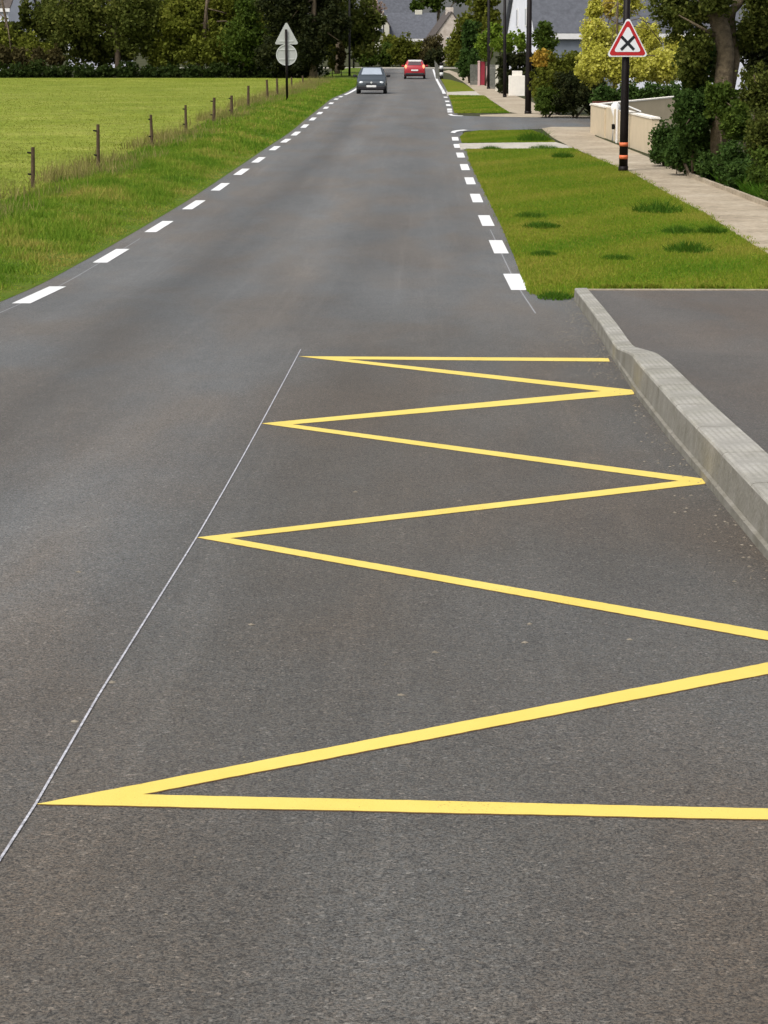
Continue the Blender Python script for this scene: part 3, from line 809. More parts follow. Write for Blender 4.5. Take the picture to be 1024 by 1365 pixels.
# warning sign facing the camera
sY = bS.y - rS - .05
c0 = P(836.5, 75.5, sY); sS = S(sY)
Wt, Ht = 55.0 / sS, 52.0 / sS
ws = thing('warning_sign', 'triangular red bordered sign with black cross fixed to the banded pole', 'road sign', (c0.x, sY, c0.z))
MB().prism(rounded_tri(c0.x, c0.z, Wt, Ht, .06), 'y', sY, sY + .025).build('plate', M['sign_white'], ws)
inner = lambda k: rounded_tri(c0.x, c0.z + Ht * k * .345, Wt * (1 - k), Ht * (1 - k), .06 * (1 - k))
MB().prism(inner(.09), 'y', sY - .004, sY - .0005).build('red_border', M['sign_red'], ws)
MB().prism(inner(.345), 'y', sY - .008, sY - .0045).build('white_field', M['sign_white'], ws)
mb = MB(); cz = c0.z + Ht * .335
for sg in (1, -1):
    a = .155 * Wt; bb = .165 * Ht; t = .034
    d = Vector((a * sg, bb)).normalized(); nr = Vector((-d.y, d.x)) * t
    y_ = sY - .0085 - (.0025 if sg > 0 else 0)
    pl = [(c0.x - a * sg + nr.x, cz - bb + nr.y), (c0.x - a * sg - nr.x, cz - bb - nr.y), (c0.x + a * sg - nr.x, cz + bb - nr.y), (c0.x + a * sg + nr.x, cz + bb + nr.y)]
    mb.prism(pl, 'y', y_ - .002, y_)
mb.build('cross_symbol', M['sign_black'], ws)
for k in (.2, .55): MB().box(c0.x - .12, c0.x + .12, sY + .026, sY + .06, c0.z + Ht * k - .025, c0.z + Ht * k + .025).build('bracket', M['alu'], ws)

# two signs seen from behind on one post
b = G(383, 139); b.z = zr(b.y) + .02; Y = b.y; s = S(Y)
rs = thing('road_sign', 'grey backs of a triangular sign above a round sign on one dark post', 'road sign', b)
zt = P(382, 39, Y).z
MB().tube([(b.x, Y, b.z - .2), (b.x - .03, Y, zt)], .055, 12).build('post', M['brownblack'], rs, True)
zb = P(382, 59, Y).z; xt = P(381.8, 50, Y).x
tp = MB().prism(rounded_tri(xt, zb, 32 / s, 29.5 / s, .06), 'y', Y + .075, Y + .10).build('triangle_plate', M['alu'], rs)
zc = P(382, 73, Y).z; rd = 13.7 / s
circ = [(xt + rd * math.cos(k * math.pi / 20), zc + rd * math.sin(k * math.pi / 20)) for k in range(40)]
dp = MB().prism(circ, 'y', Y + .075, Y + .10).build('disc_plate', M['alu'], rs)
# raised rims and rails
mb = MB(); n_ = 40
for k in range(n_):
    a, c = k * 2 * math.pi / n_, (k + 1) * 2 * math.pi / n_
    q = [(xt + rr * math.cos(t), yy, zc + rr * math.sin(t)) for t in (a, c) for rr, yy in ((rd, Y + .05), (rd - .04, Y + .05))]
    mb.quad(q[0], q[1], q[3], q[2])
    mb.quad(q[0], (q[0][0], Y + .075, q[0][2]), (q[2][0], Y + .075, q[2][2]), q[2])
mb.build('rim', M['alu_rim'], dp)
for pl, zs in ((tp, (54.5,)), (dp, (66, 78.5))):
    for y_ in zs:
        z = P(382, y_, Y).z; hw = .32 if pl is tp else .36
        MB().box(xt - hw, xt + hw, Y + .052, Y + .074, z - .025, z + .025).build('rail', M['alu_rim'], pl)

# ------------------------------------------------------------------ vegetation
def LM(n, *c, **k): M[n] = leaf_mat(n, *c, **k)
LM('lf_dark', (.012, .017, .006), (.026, .033, .010), (.055, .058, .016))
LM('lf_olive', (.062, .076, .010), (.13, .15, .018), (.23, .235, .038))
LM('lf_olive_light', (.06, .07, .009), (.11, .125, .014), (.18, .18, .028))
LM('lf_green', (.03, .052, .008), (.06, .095, .012), (.11, .15, .022))
LM('lf_bright', (.07, .12, .010), (.13, .20, .018), (.22, .28, .04))
LM('lf_yellow', (.30, .30, .04), (.50, .48, .075), (.68, .64, .19))
LM('lf_gold', (.32, .25, .035), (.52, .43, .07), (.68, .56, .15))
LM('lf_orange', (.20, .15, .02), (.40, .25, .035), (.52, .36, .06))
LM('lf_brown', (.035, .03, .012), (.07, .058, .020), (.13, .11, .04))
LM('lf_shrub', (.020, .042, .009), (.045, .085, .016), (.085, .14, .030))
LM('lf_under', (.014, .026, .006), (.030, .050, .009), (.06, .08, .018))
LM('lf_red', (.06, .025, .012), (.12, .04, .02), (.2, .08, .04))
LM('lf_blossom', (.07, .055, .04), (.25, .18, .15), (.5, .42, .36))
LM('lf_mix', (.036, .048, .009), (.08, .098, .016), (.16, .165, .036))

def trunk_mesh(mb, base, top, r0, r1, limbs, sway=.3):
    base, top = Vector(base), Vector(top); n = 6; pts = []
    for k in range(n + 1):
        t = k / n; p = base.lerp(top, t)
        p += Vector((math.sin(t * 4 + base.x) * sway * t, math.cos(t * 3) * sway * .5 * t, 0)) * .4
        pts.append(p)
    rad = [r0 + (r1 - r0) * (k / n) for k in range(n + 1)]; rad[0] *= 1.25
    mb.tube(pts, rad, 12)
    for c in limbs:
        j = rnd.randint(2, n); p = pts[j]; q = Vector(c)
        mid = p.lerp(q, .5) + Vector((0, 0, .12 * (q - p).length))
        mb.tube([p, mid, q], [rad[j] * .5, rad[j] * .32, .02], 7)
def tree(name, label, cat, bx, Y, blobs, leaf, lm, density=.5, r0=.25, group=None, bark='bark', topz=None, base_z=None):
    z = zr(Y) if base_z is None else base_z
    t = thing(name, label, cat, (bx, Y, z), group)
    cs = [b[0] for b in blobs]
    top = max(cs, key=lambda c: c[2])
    mb = MB(); trunk_mesh(mb, (bx, Y, z - .2), (bx * .6 + top[0] * .4, Y, top[2]), r0, r0 * .4, [c for c in cs if c is not top][:9] + [blob_points(b[0], b[1], 1, .4)[0] for b in blobs])
    mb.build('trunk', M[bark], t, True)
    add_crown(blobs, leaf, M[lm], t, density)
    return t
def bush(name, label, cat, blobs, leaf, lm, density=.5, group=None, base=None, stems=True):
    c = blobs[0][0]; Y = c[1] if base is None else base[1]; bx = c[0] if base is None else base[0]
    z = zr(Y)
    t = thing(name, label, cat, (bx, Y, z), group)
    mb = MB()
    for b in blobs:
        for k in range(3):
            e = blob_points(b[0], b[1], 1, .5)[0]
            mb.tube([(bx, Y, z - .1), tuple(b[0]), tuple(e)], [.04, .03, .012], 6)
    mb.build('stems', M['bark'], t, True)
    add_crown(blobs, leaf, M[lm], t, density, 'foliage', zmin=None)
    return t

GT = 'trees behind the meadow'
B = pxblob
tree('broadleaf_tree', 'olive green tree at the far left edge behind the meadow, a pale house showing through', 'tree', P(25, 90, 190).x, 190,
     [B(-40, 25, 35, 95, 190), B(10, 45, 75, 96, 188), B(-60, -60, 10, 40, 194)], .25, 'lf_olive', .42, .2, GT)
tree('broadleaf_tree', 'broad dark tree with reddish trunk behind the meadow, small gaps of light in its crown', 'tree', P(158, 90, 188).x, 188,
     [B(60, -20, 150, 70, 188), B(130, -30, 225, 80, 187), B(75, 40, 190, 96, 190), B(70, -100, 220, 0, 189), B(48, 0, 90, 50, 190)], .25, 'lf_mix', .42, .28, GT)
tree('broadleaf_tree', 'lighter yellowish green tree between the broad dark tree and the near black evergreen', 'tree', P(265, 92, 186).x, 186,
     [B(200, -20, 290, 65, 187), B(230, 30, 330, 100, 186), B(260, -60, 350, 45, 188), B(190, 40, 255, 100, 187), B(300, 10, 360, 70, 187)], .25, 'lf_olive', .5, .25, GT)
tree('bushy_tree', 'low mid green tree tucked left of the near black evergreen', 'tree', P(325, 92, 183).x, 183,
     [B(290, 15, 362, 100, 183), B(310, -10, 350, 40, 183)], .23, 'lf_green', .5, .16, GT)
tree('evergreen_tree', 'tall near black evergreen at the meadow corner behind the back-turned signs', 'tree', P(418, 95, 180).x, 180,
     [B(345, -30, 420, 60, 181), B(370, -70, 470, 20, 181), B(335, 45, 410, 103, 181), B(385, 20, 440, 102, 180), B(415, 0, 468, 65, 180)], .23, 'lf_dark', .7, .3, GT)
tree('broadleaf_tree', 'dark ragged tree hanging over the roadside poles left of the grey car', 'tree', P(450, 95, 196).x, 196,
     [B(425, -60, 474, 25, 196), B(438, 20, 472, 60, 198)], .23, 'lf_mix', .5, .22, GT)
for (a, b_, lm, lb) in ((448, 462, 'lf_brown', 'brown ivy covered stump at the foot of the dark ragged tree'), (436, 450, 'lf_olive_light', 'small yellow green bush at the meadow corner')):
    bush('roadside_bush', lb, 'bush', [B(a, 52, b_, 99, 186)], .2, lm, .6, 'bushes at the meadow corner')
# rough undergrowth along the far side of the meadow
bl = []
for k in range(17):
    x = -70 + k * 30; bl.append(B(x - 26, 82 + rnd.uniform(-3, 3), x + 26, 112, 182.6 + rnd.uniform(-.5, .5), 1.0))
p_, t_ = crown_cloud(bl, .28, .55)
tag(np_mesh('undergrowth', leaf_polys(p_, .22), 4, M['lf_under'], t_), 'dark green undergrowth along the far edge of the meadow', 'undergrowth', kind='stuff')
bl = [B(x - 14, 62 + rnd.uniform(-4, 4), x + 14, 92, 184.5, .8) for x in (5, 28, 52, 75)]
bush('bramble', 'reddish brown bramble above the undergrowth at the far left', 'bush', bl, .26, 'lf_brown', .5)
bl = [B(-60 + 46 * k, -20, 10 + 46 * k, 95, 199, 2) for k in range(12)]
p_, t_ = crown_cloud(bl, .32, .5)
kk = (p_[:, 0] > P(28, 0, 199).x) | (p_[:, 0] < P(-10, 0, 199).x) | (p_[:, 2] < P(0, 30, 199).z)
tag(np_mesh('wood', leaf_polys(p_[kk], .32), 4, M['lf_mix'], t_[kk]), 'dark wood massed behind the trees at the meadow', 'wood', kind='stuff')

# hedges and bushes at the end of the road
GH = 'bushes at the end of the road'
YE = 238
bush('hedge_bush', 'dark green hedge bush behind the grey car', 'bush', [B(470, 60, 515, 91, YE, 1.5), B(500, 58, 532, 91, YE + 1, 1.5)], .26, 'lf_green', .6, GH)
bush('hedge_bush', 'black green bush in the gap left of the yellow green one', 'bush', [B(505, 54, 530, 90, YE + 2, 1.5)], .26, 'lf_shrub', .6, GH)
bush('hedge_bush', 'yellow green rounded bush at the end of the road between the two cars', 'bush', [B(516, 42, 556, 91, YE - 2, 1.5), B(538, 52, 570, 91, YE - 1, 1.5), B(505, 45, 530, 66, YE + 3, 1.3)], .26, 'lf_olive_light', .55, GH)
bush('hedge_bush', 'brown domed bush above the red car', 'bush', [B(562, 46, 592, 80, YE, 1.3), B(556, 62, 580, 91, YE - 2, 1.3)], .24, 'lf_brown', .65, GH)
bush('hedge_bush', 'dark violet bush in place of a half hidden car behind the red car', 'bush', [B(564, 64, 597, 90, YE - 4, 1.2)], .22, 'lf_dark', .8, GH)  # leafy dome standing in for a half-hidden dark car roof
bush('hedge_bush', 'olive bush right of the red car by the striped post', 'bush', [B(590, 44, 618, 94, YE - 6, 1.4)], .24, 'lf_olive', .6, GH)
bush('flowering_bush', 'orange red flowering bush under the beige cottage', 'bush', [B(474, 43, 490, 58, YE + 6, .9), B(488, 44, 506, 57, YE + 6, .9)], .2, 'lf_red', .5)
bush('hedge_bush', 'green tree-like bush left of the beige cottage', 'bush', [B(466, 14, 494, 50, 262, 1.5)], .3, 'lf_green', .5, GH)
tree('blossom_tree', 'pale blossoming tree in front of the pink house', 'tree', P(492, 60, 275).x, 275, [B(478, -8, 503, 16, 275), B(488, 2, 516, 22, 275), B(472, -20, 495, 2, 276)], .4, 'lf_blossom', .22, .2)
tree('broadleaf_tree', 'dark green tree above the slate roof at the end of the road', 'tree', P(575, 40, 310).x, 310, [B(552, -30, 600, 18, 310), B(590, -40, 640, 12, 312), B(545, -2, 566, 19, 309)], .45, 'lf_green', .5, .3)
# right hand side, far to near
GR = 'trees and shrubs along the right footpath'
tree('broadleaf_tree', 'tall loose olive green tree overhanging the far right footpath', 'tree', P(628, 106, 168).x, 168,
     [B(604, 12, 655, 58, 168), B(622, -30, 668, 30, 167), B(600, 30, 622, 70, 169), B(640, 10, 672, 45, 166)], .26, 'lf_olive_light', .42, .2, GR)
bush('clipped_conifer', 'tall dark green conifer hedge at the back of the right footpath', 'hedge', [B(612, 22, 640, 70, 160, 1.2), B(608, 55, 636, 110, 160, 1.2), B(622, 60, 642, 108, 158, 1)], .2, 'lf_shrub', .75, GR)
bush('garden_shrub', 'lime green shrub over the red gate', 'bush', [B(633, 36, 662, 84, 150, 1.0), B(648, 28, 672, 60, 148, 1.0)], .18, 'lf_bright', .5, GR)
bush('garden_shrub', 'leafy bright green shrub above the black hedge', 'bush', [B(664, 40, 690, 74, 130, 1.0), B(684, 40, 704, 72, 129.5, .9), B(655, 44, 675, 74, 131, .9)], .15, 'lf_bright', .45, GR)
bush('clipped_hedge', 'near black clipped hedge behind the white gate pillar', 'hedge', [B(662 + 13 * i, 68 + 18 * j, 684 + 13 * i, 92 + 18 * j, 127, .5) for i in range(4) for j in range(3)], .13, 'lf_dark', .8, GR)
bush('garden_shrub', 'mid green upright shrub against the slate roofed house', 'bush', [B(707, 30, 745, 76, 97, .8), B(716, 26, 736, 50, 97, .6)], .12, 'lf_green', .45, GR)
bush('flowering_bush', 'orange topped shrub just right of the tall black pole', 'bush', [B(706, 64, 742, 95, 91, .6)], .09, 'lf_orange', .5, GR)
bush('garden_shrub', 'rounded olive shrub at the corner of the side road', 'bush', [B(715, 66, 775, 130, 91, .9), B(706, 85, 745, 146, 90, .8), B(745, 68, 790, 110, 92, .8)], .11, 'lf_olive_light', .55, GR)
bush('garden_shrub', 'dark green shrub spreading onto the footpath at the side road corner', 'bush', [B(708, 115, 748, 155, 87.5, .6), B(725, 120, 770, 154, 88, .6)], .09, 'lf_green', .6, GR)
bush('garden_shrub', 'near black rounded shrub left of the cream garden wall', 'bush', [B(738, 92, 792, 153, 87, .9), B(770, 100, 815, 153, 88, .9)], .10, 'lf_dark', .75, GR)
tree('golden_tree', 'wide yellow green shrubby tree behind the warning sign', 'tree', P(815, 120, 84).x, 84,
     [B(765, 55, 812, 116, 83.5, .9), B(800, 60, 860, 118, 83, .9), B(850, 62, 915, 118, 83.5, .9), B(768, 25, 815, 70, 84, .8), B(770, 60, 830, 112, 83, .9), B(795, 30, 850, 80, 85, .8), B(780, -4, 806, 30, 84.5, .5), B(815, -20, 860, 30, 86, .6), B(838, 25, 888, 84, 85, .7), B(880, 40, 915, 90, 86, .7), B(835, 70, 880, 112, 83, .8), B(865, 76, 912, 114, 84, .8)], .10, 'lf_yellow', .55, .09, GR)
tree('golden_tree', 'pale gold young tree high beside the slate roof', 'tree', P(800, 120, 90).x, 90, [B(776, 20, 812, 60, 90, .6), B(792, -10, 832, 26, 90, .6)], .10, 'lf_gold', .3, .07, GR)
bush('clipped_hedge', 'low dark hedge behind the cream garden wall', 'hedge', [B(785 + 30 * k, 110, 832 + 30 * k, 150, 80, .6) for k in range(4)], .09, 'lf_shrub', .7, GR)

# near right: tree with a pale trunk, its crown, and the shrubbery spilling to the path
tr = thing('broadleaf_tree', 'leafy tree with thick pale curved trunk over the shrubs at the right edge', 'tree', (P(965, 130, 51).x, 51, zr(51)), GR)
mb = MB()
cpts = [P(962, 215, 51), P(962, 140, 51), P(965, 100, 51), P(968, 70, 51), P(962, 40, 51), P(951, 10, 51), P(945, -40, 51)]
mb.tube(cpts, [.26, .23, .20, .19, .20, .19, .15], 14)
mb.tube([P(966, 60, 51), P(952, 20, 50.9), P(925, -10, 50.5)], [.10, .08, .04], 8)
mb.tube([P(960, 30, 51), P(985, 5, 51.3), P(1005, -40, 51.5)], [.12, .09, .06], 8)
mb.tube([P(972, 130, 51.2), P(982, 80, 51.4), P(975, 30, 51.5), P(985, -30, 51.6)], [.10, .085, .075, .06], 8)
mb.tube([P(957, 50, 51), P(940, 40, 50.8), P(905, 20, 50.6)], [.06, .04, .012], 6)
mb.build('trunk', M['bark_pale'], tr, True)
add_crown([B(862, -30, 930, 42, 51.5, .8), B(902, 30, 952, 105, 51, .7), B(880, -10, 950, 60, 51.3, .8), B(925, -30, 985, 26, 50.4, .5), B(896, 60, 948, 120, 51.2, .6), B(975, 20, 1030, 75, 51.4, .5), B(985, -40, 1040, 45, 51.2, .6), B(990, -20, 1080, 60, 52.5, .8), B(905, -50, 990, 12, 50.8, .8)], .075, M['lf_mix'], tr, .36)
bush('evergreen_shrub', 'tall dark evergreen shrub left of the pale trunk, above the path', 'bush', [B(905, 70, 950, 160, 51.8, .6), B(890, 110, 960, 190, 51, .7), B(918, 40, 955, 110, 52.3, .5), B(880, 175, 932, 232, 52.4, .5), B(895, 150, 950, 215, 51.4, .5)], .075, 'lf_shrub', .55, GR)
bush('evergreen_shrub', 'fresh green shrub at the foot of the pale trunk', 'bush', [B(938, 100, 990, 165, 49.6, .6), B(955, 130, 1010, 195, 49, .6)], .075, 'lf_green', .45, GR)
bush('woody_shrub', 'olive brown twiggy shrub right of the pale trunk', 'bush', [B(980, 85, 1040, 160, 49.8, .6), B(985, 140, 1050, 215, 48.2, .5)], .065, 'lf_mix', .45, GR)
bush('evergreen_tree', 'black green evergreen filling the right edge behind the trunk', 'tree', [B(975, 5, 1045, 100, 54, 1.0), B(985, 60, 1080, 150, 54, 1.0), B(930, 20, 990, 130, 55, .9), B(1030, -40, 1110, 60, 55, 1)], .10, 'lf_dark', .7, GR)
bush('ground_shrub', 'spreading dark shrub beside the end of the cream wall', 'bush', [B(864, 160, 912, 216, 56.5, .5), B(862, 190, 900, 220, 56.2, .4), B(890, 165, 945, 225, 55, .6), B(895, 195, 930, 232, 53.6, .4)], .07, 'lf_shrub', .5, GR)
bush('ground_shrub', 'dark low shrubs tumbling to the path edging', 'bush', [B(920, 165, 975, 238, 51.5, .7), B(925, 200, 965, 244, 50.2, .4), B(950, 180, 1005, 252, 48.6, .6), B(960, 205, 1010, 262, 47, .5)], .07, 'lf_shrub', .5, GR)
bush('ground_shrub', 'green low shrub at the right edge above the path edging', 'bush', [B(995, 190, 1050, 270, 45.5, .6), B(1010, 215, 1075, 285, 43.2, .6), B(1040, 150, 1110, 220, 46, .8)], .07, 'lf_green', .5, GR)
bush('evergreen_shrub', 'broad dark shrub just past the right edge beyond the path edging', 'bush', [B(1060, 150, 1150, 280, 45.5, .9), B(1090, 190, 1180, 320, 42.5, .9), B(1140, 120, 1240, 260, 46, 1.1)], .08, 'lf_shrub', .45, GR)
bush('evergreen_shrub', 'green shrub farthest right past the end of the path edging', 'bush', [B(1130, 220, 1230, 350, 38.5, .9), B(1180, 170, 1300, 320, 41, 1.1)], .08, 'lf_green', .4, GR)
# concrete edging stones of the path
mb = MB(); e = [G(*p) for p in [(910, 230), (921, 236), (945, 246), (975, 257), (1024, 276), (1090, 300)]]
for a, b_ in zip(e, e[1:]):
    d = Vector((b_.x - a.x, b_.y - a.y, 0)).normalized(); nr = Vector((-d.y, d.x, 0)) * .04
    za, zb_ = zr(a.y), zr(b_.y)
    p = [(a.x - nr.x, a.y - nr.y), (a.x + nr.x, a.y + nr.y), (b_.x + nr.x, b_.y + nr.y), (b_.x - nr.x, b_.y - nr.y)]
    zs = [za, za, zb_, zb_]; i = len(mb.v)
    mb.v += [(q[0], q[1], z - .05) for q, z in zip(p, zs)] + [(q[0], q[1], z + .09) for q, z in zip(p, zs)]
    mb.f += [tuple(i + k for k in f) for f in [(0, 1, 5, 4), (1, 2, 6, 5), (2, 3, 7, 6), (3, 0, 4, 7), (4, 5, 6, 7)]]
tag(mb.build('path_edging', M['path']), kind='structure')

wq = []
for i in range(5200):
    t = rnd.random(); a = G(868 + 190 * t, 214 + 75 * t ** 1.1); d = abs(rnd.gauss(0, .42)) + .12
    wq.append((a.x + d, a.y + d * .5, zr(a.y)))
wq = np.array(wq)
tag(blades('weeds', wq, .32, .03, M['blade_tuft'], 1.3), 'tall weeds and grass along the foot of the shrubs by the path', 'weeds', kind='stuff')
# ------------------------------------------------------------------ garden wall and its gate
def wall_seg(mb, a, b_, h, th, z0=None, lo=.15):
    a, b_ = Vector(a), Vector(b_); d = (b_ - a); d.z = 0; L = d.length; d.normalize(); nr = Vector((-d.y, d.x, 0)) * th
    za = a.z if z0 is None else z0; zb_ = b_.z if z0 is None else z0
    i = len(mb.v)
    p = [a, b_, b_ + nr, a + nr]; zz_ = [za, zb_, zb_, za]
    hh = h if hasattr(h, '__len__') else (h, h)
    ht = [za + hh[0], zb_ + hh[1], zb_ + hh[1], za + hh[0]]
    mb.v += [(q.x, q.y, z - lo) for q, z in zip(p, zz_)] + [(q.x, q.y, z) for q, z in zip(p, ht)]
    mb.f += [tuple(i + k for k in f) for f in [(0, 1, 5, 4), (1, 2, 6, 5), (2, 3, 7, 6), (3, 0, 4, 7), (4, 5, 6, 7), (3, 2, 1, 0)]]
A = G(787, 177); A.z = zr(A.y)
Bq = G(868, 206); Bq.z = zr(Bq.y)
hA = (177 - 140.5) / S(A.y); hB = (206 - 160) / S(Bq.y)
gw = thing('garden_wall', 'low cream rendered garden wall along the footpath with white coping', 'wall', A)
def wl(t): p = A.lerp(Bq, t); return p
def hl(t): return hA + (hB - hA) * t
for t0, t1 in ((0, .26), (.53, 1.0)):
    mb = MB(); wall_seg(mb, wl(t0), wl(t1), (hl(t0), hl(t1)), .2); mb.build('wall_face', M['cream_wall'], gw)
    mb = MB(); off = Vector((-.02, -.03, 0))
    a, b_ = wl(t0) + off, wl(t1) + off; a.z += hl(t0); b_.z += hl(t1)
    wall_seg(mb, a, b_, .05, .26, None, -.003); mb.build('coping', M['coping'], gw)
gt = MB(); a, b_ = wl(.262) + Vector((.05, .05, 0)), wl(.50) + Vector((.05, .05, 0)); wall_seg(gt, a, b_, (hl(.26) + .02, hl(.5) + .02), .06)
g_o = gt.build('gate_panel', M['cream_wall'], gw)
hp = wl(.42) + Vector((.0, .02, .35)); MB().box(hp.x - .05, hp.x + .05, hp.y - .06, hp.y, hp.z, hp.z + .16, bev=.01).build('handle', M['black'], g_o)
gp_ = wl(.478); MB().box(gp_.x - .028, gp_.x + .028, gp_.y - .06, gp_.y - .004, gp_.z - .1, gp_.z + hl(.5) + .25, bev=.01).build('gate_post', M['fascia'], gw)
# rear wall of the same garden
C1 = A + Vector((.18, .1, 0)); C2 = Vector((P(912, 150, A.y + 4).x, A.y + 4, zr(A.y + 4)))
rw = MB(); wall_seg(rw, C1, C2, (hA - .03, hA + .13), .2)
rwt = thing('garden_wall', 'cream garden wall at the back of the yard below the dark hedge', 'wall', C1)
rw.build('wall_face', M['cream_wall'], rwt)
mb = MB(); a = C1 + Vector((0, -.03, hA - .03)); b_ = C2 + Vector((0, -.03, hA + .13)); wall_seg(mb, a, b_, .045, .26, None, -.003); mb.build('coping', M['coping'], rwt)
# red brown trim board on the hedge foot
a = P(790, 134, 79.2); b_ = P(905, 134, 79.2)
tag(MB().box(a.x, b_.x, 79.2, 79.3, a.z - .5, a.z - .02).build('timber_edging', M['redsoil']), 'red brown board along the foot of the low dark hedge', 'board')
# white garden table with rounded leg seen over the wall
tb = thing('garden_table', 'white garden table behind the cream wall', 'table', (P(845, 150, 66).x, 66, zr(66)))
a, b_ = P(834, 139, 66), P(853, 147, 66)
mb = MB().quad((a.x, 65.6, a.z), (a.x, 66.5, a.z), (b_.x, 66.5, b_.z), (b_.x, 65.6, b_.z)).quad((a.x, 65.6, a.z - .04), (b_.x, 65.6, b_.z - .04), (b_.x, 66.5, b_.z - .04), (a.x, 66.5, a.z - .04))
mb.quad((a.x, 65.6, a.z), (b_.x, 65.6, b_.z), (b_.x, 65.6, b_.z - .04), (a.x, 65.6, a.z - .04)); mb.build('table_top', M['fascia'], tb)
MB().tube([(a.x + .06, 66, zr(66)), (a.x + .06, 66, a.z - .06)], .04, 8).build('leg', M['fascia'], tb)
MB().tube([(b_.x - .06, 66, zr(66)), (b_.x - .06, 66, b_.z - .03)], .04, 8).build('leg', M['fascia'], tb)
c = P(821, 140, 70)
bn = thing('garden_urn', 'small white urn standing behind the cream wall gate', 'urn', (c.x, 70, zr(70)))
MB().tube([(c.x, 70, zr(70)), (c.x, 70, c.z - .35), (c.x, 70, c.z - .1), (c.x, 70, c.z + .02), (c.x, 70, c.z + .09)], [.1, .07, .15, .13, .05], 14).build('bowl', M['fascia'], bn, True)

# ------------------------------------------------------------------ gates and fences further along the right path
wp = G(689, 127.5); wp.z = zr(wp.y); s = S(wp.y)
gpl = thing('gate_pillar', 'stepped white gate pillar beside the slim dark pole', 'pillar', wp)
MB().box(wp.x - 10.5 / s, wp.x + 10.5 / s, wp.y, wp.y + .5, wp.z - .1, wp.z + 26 / s, bev=.012).build('pillar_block', M['coping'], gpl)
MB().box(wp.x - 6 / s, wp.x + 7 / s, wp.y + .1, wp.y + .45, wp.z + 26 / s, wp.z + 32 / s, bev=.012).build('pillar_top', M['coping'], gpl)
def small_post(px, yb, yt, wpx, Y, m, name, label, cat):
    b = P(px, yb, Y); z = zr(Y); t = P(px, yt, Y).z; r = wpx / 2 / S(Y)
    o = thing(name, label, cat, (b.x, Y, z))
    MB().box(b.x - r, b.x + r, Y, Y + 2 * r, z - .1, t - .1, bev=.01).build('shaft', m, o)
    MB().box(b.x - r * 1.15, b.x + r * 1.15, Y - r * .15, Y + 2.15 * r, t - .1, t, bev=.02).build('cap', m, o)
small_post(662.5, 118, 84, 3.6, 134, M['beige_wall'], 'gate_pillar', 'thin pale stone post left of the black hedge', 'post')
small_post(638.5, 108, 81, 3.0, 150, M['pinkpost'], 'gate_pillar', 'pink post on the left of the red gate', 'post')
small_post(648.5, 108, 88, 3.4, 150, M['pinkpost'], 'gate_pillar', 'pale pink post on the right of the red gate', 'post')
a, b_ = P(640, 108, 150.1), P(646.8, 82, 150.1)
rg = thing('garden_gate', 'dark red garden gate between two pink posts', 'gate', (a.x, 150.1, zr(150)))
MB().box(a.x, b_.x, 150.08, 150.14, zr(150) + .05, b_.z).build('gate_panel', M['red_door'], rg)
mb = MB()
for k in range(3): x = a.x + (b_.x - a.x) * (k + .5) / 3; mb.box(x - .01, x + .01, 150.06, 150.08, zr(150) + .05, b_.z)
mb.build('batten', M['red_door'], rg)
for (xa, xb, Yf, lb) in ((627, 637, 153, 'grey board fence between the conifer hedge and the red gate'), (652, 661, 140, 'grey board fence between the red gate and the thin stone post')):
    a, b_ = P(xa, 82, Yf), P(xb, 86, Yf); mb = MB(); n_ = 7
    bf = thing('board_fence', lb, 'fence', ((a.x + b_.x) / 2, Yf, zr(Yf)))
    for k in range(n_):
        x0 = a.x + (b_.x - a.x) * k / n_; x1 = a.x + (b_.x - a.x) * (k + 1) / n_ - .01
        mb.box(x0, x1, Yf, Yf + .03, zr(Yf), b_.z + (.02 if k % 2 else 0))
    mb.build('boards', M['greywood'], bf)
    MB().box(a.x, b_.x, Yf + .031, Yf + .07, b_.z - .35, b_.z - .25).build('rail', M['greywood'], bf)
# striped marker post and slab at the end of the right edge line
b = G(588.5, 105); b.z = zr(b.y); s = S(b.y)
mp = thing('marker_post', 'black and white banded marker post at the roadside by the red car', 'bollard', b)
nb = 5; hh = 21 / s
for k in range(nb):
    MB().tube([(b.x, b.y, b.z + hh * k / nb), (b.x, b.y, b.z + hh * (k + 1) / nb - .002)], 2.4 / s, 12).build('band', M['black'] if k % 2 == 0 else M['white'], mp, True)
b = G(582.5, 105); b.z = zr(b.y)
sp_ = thing('roadside_marker', 'grey green marker panel standing left of the banded post', 'marker', b)
MB().prism([(b.x - 3.4 / s, b.z + 24 / s), (b.x + 2.2 / s, b.z + 17 / s), (b.x + 2.8 / s, b.z), (b.x - 1.6 / s, b.z)], 'y', b.y + .1, b.y + .16).build('panel', M['greywood'], sp_)
MB().tube([(b.x, b.y + .17, b.z - .1), (b.x, b.y + .17, b.z + 18 / s)], .03, 8).build('stake', M['black'], sp_)

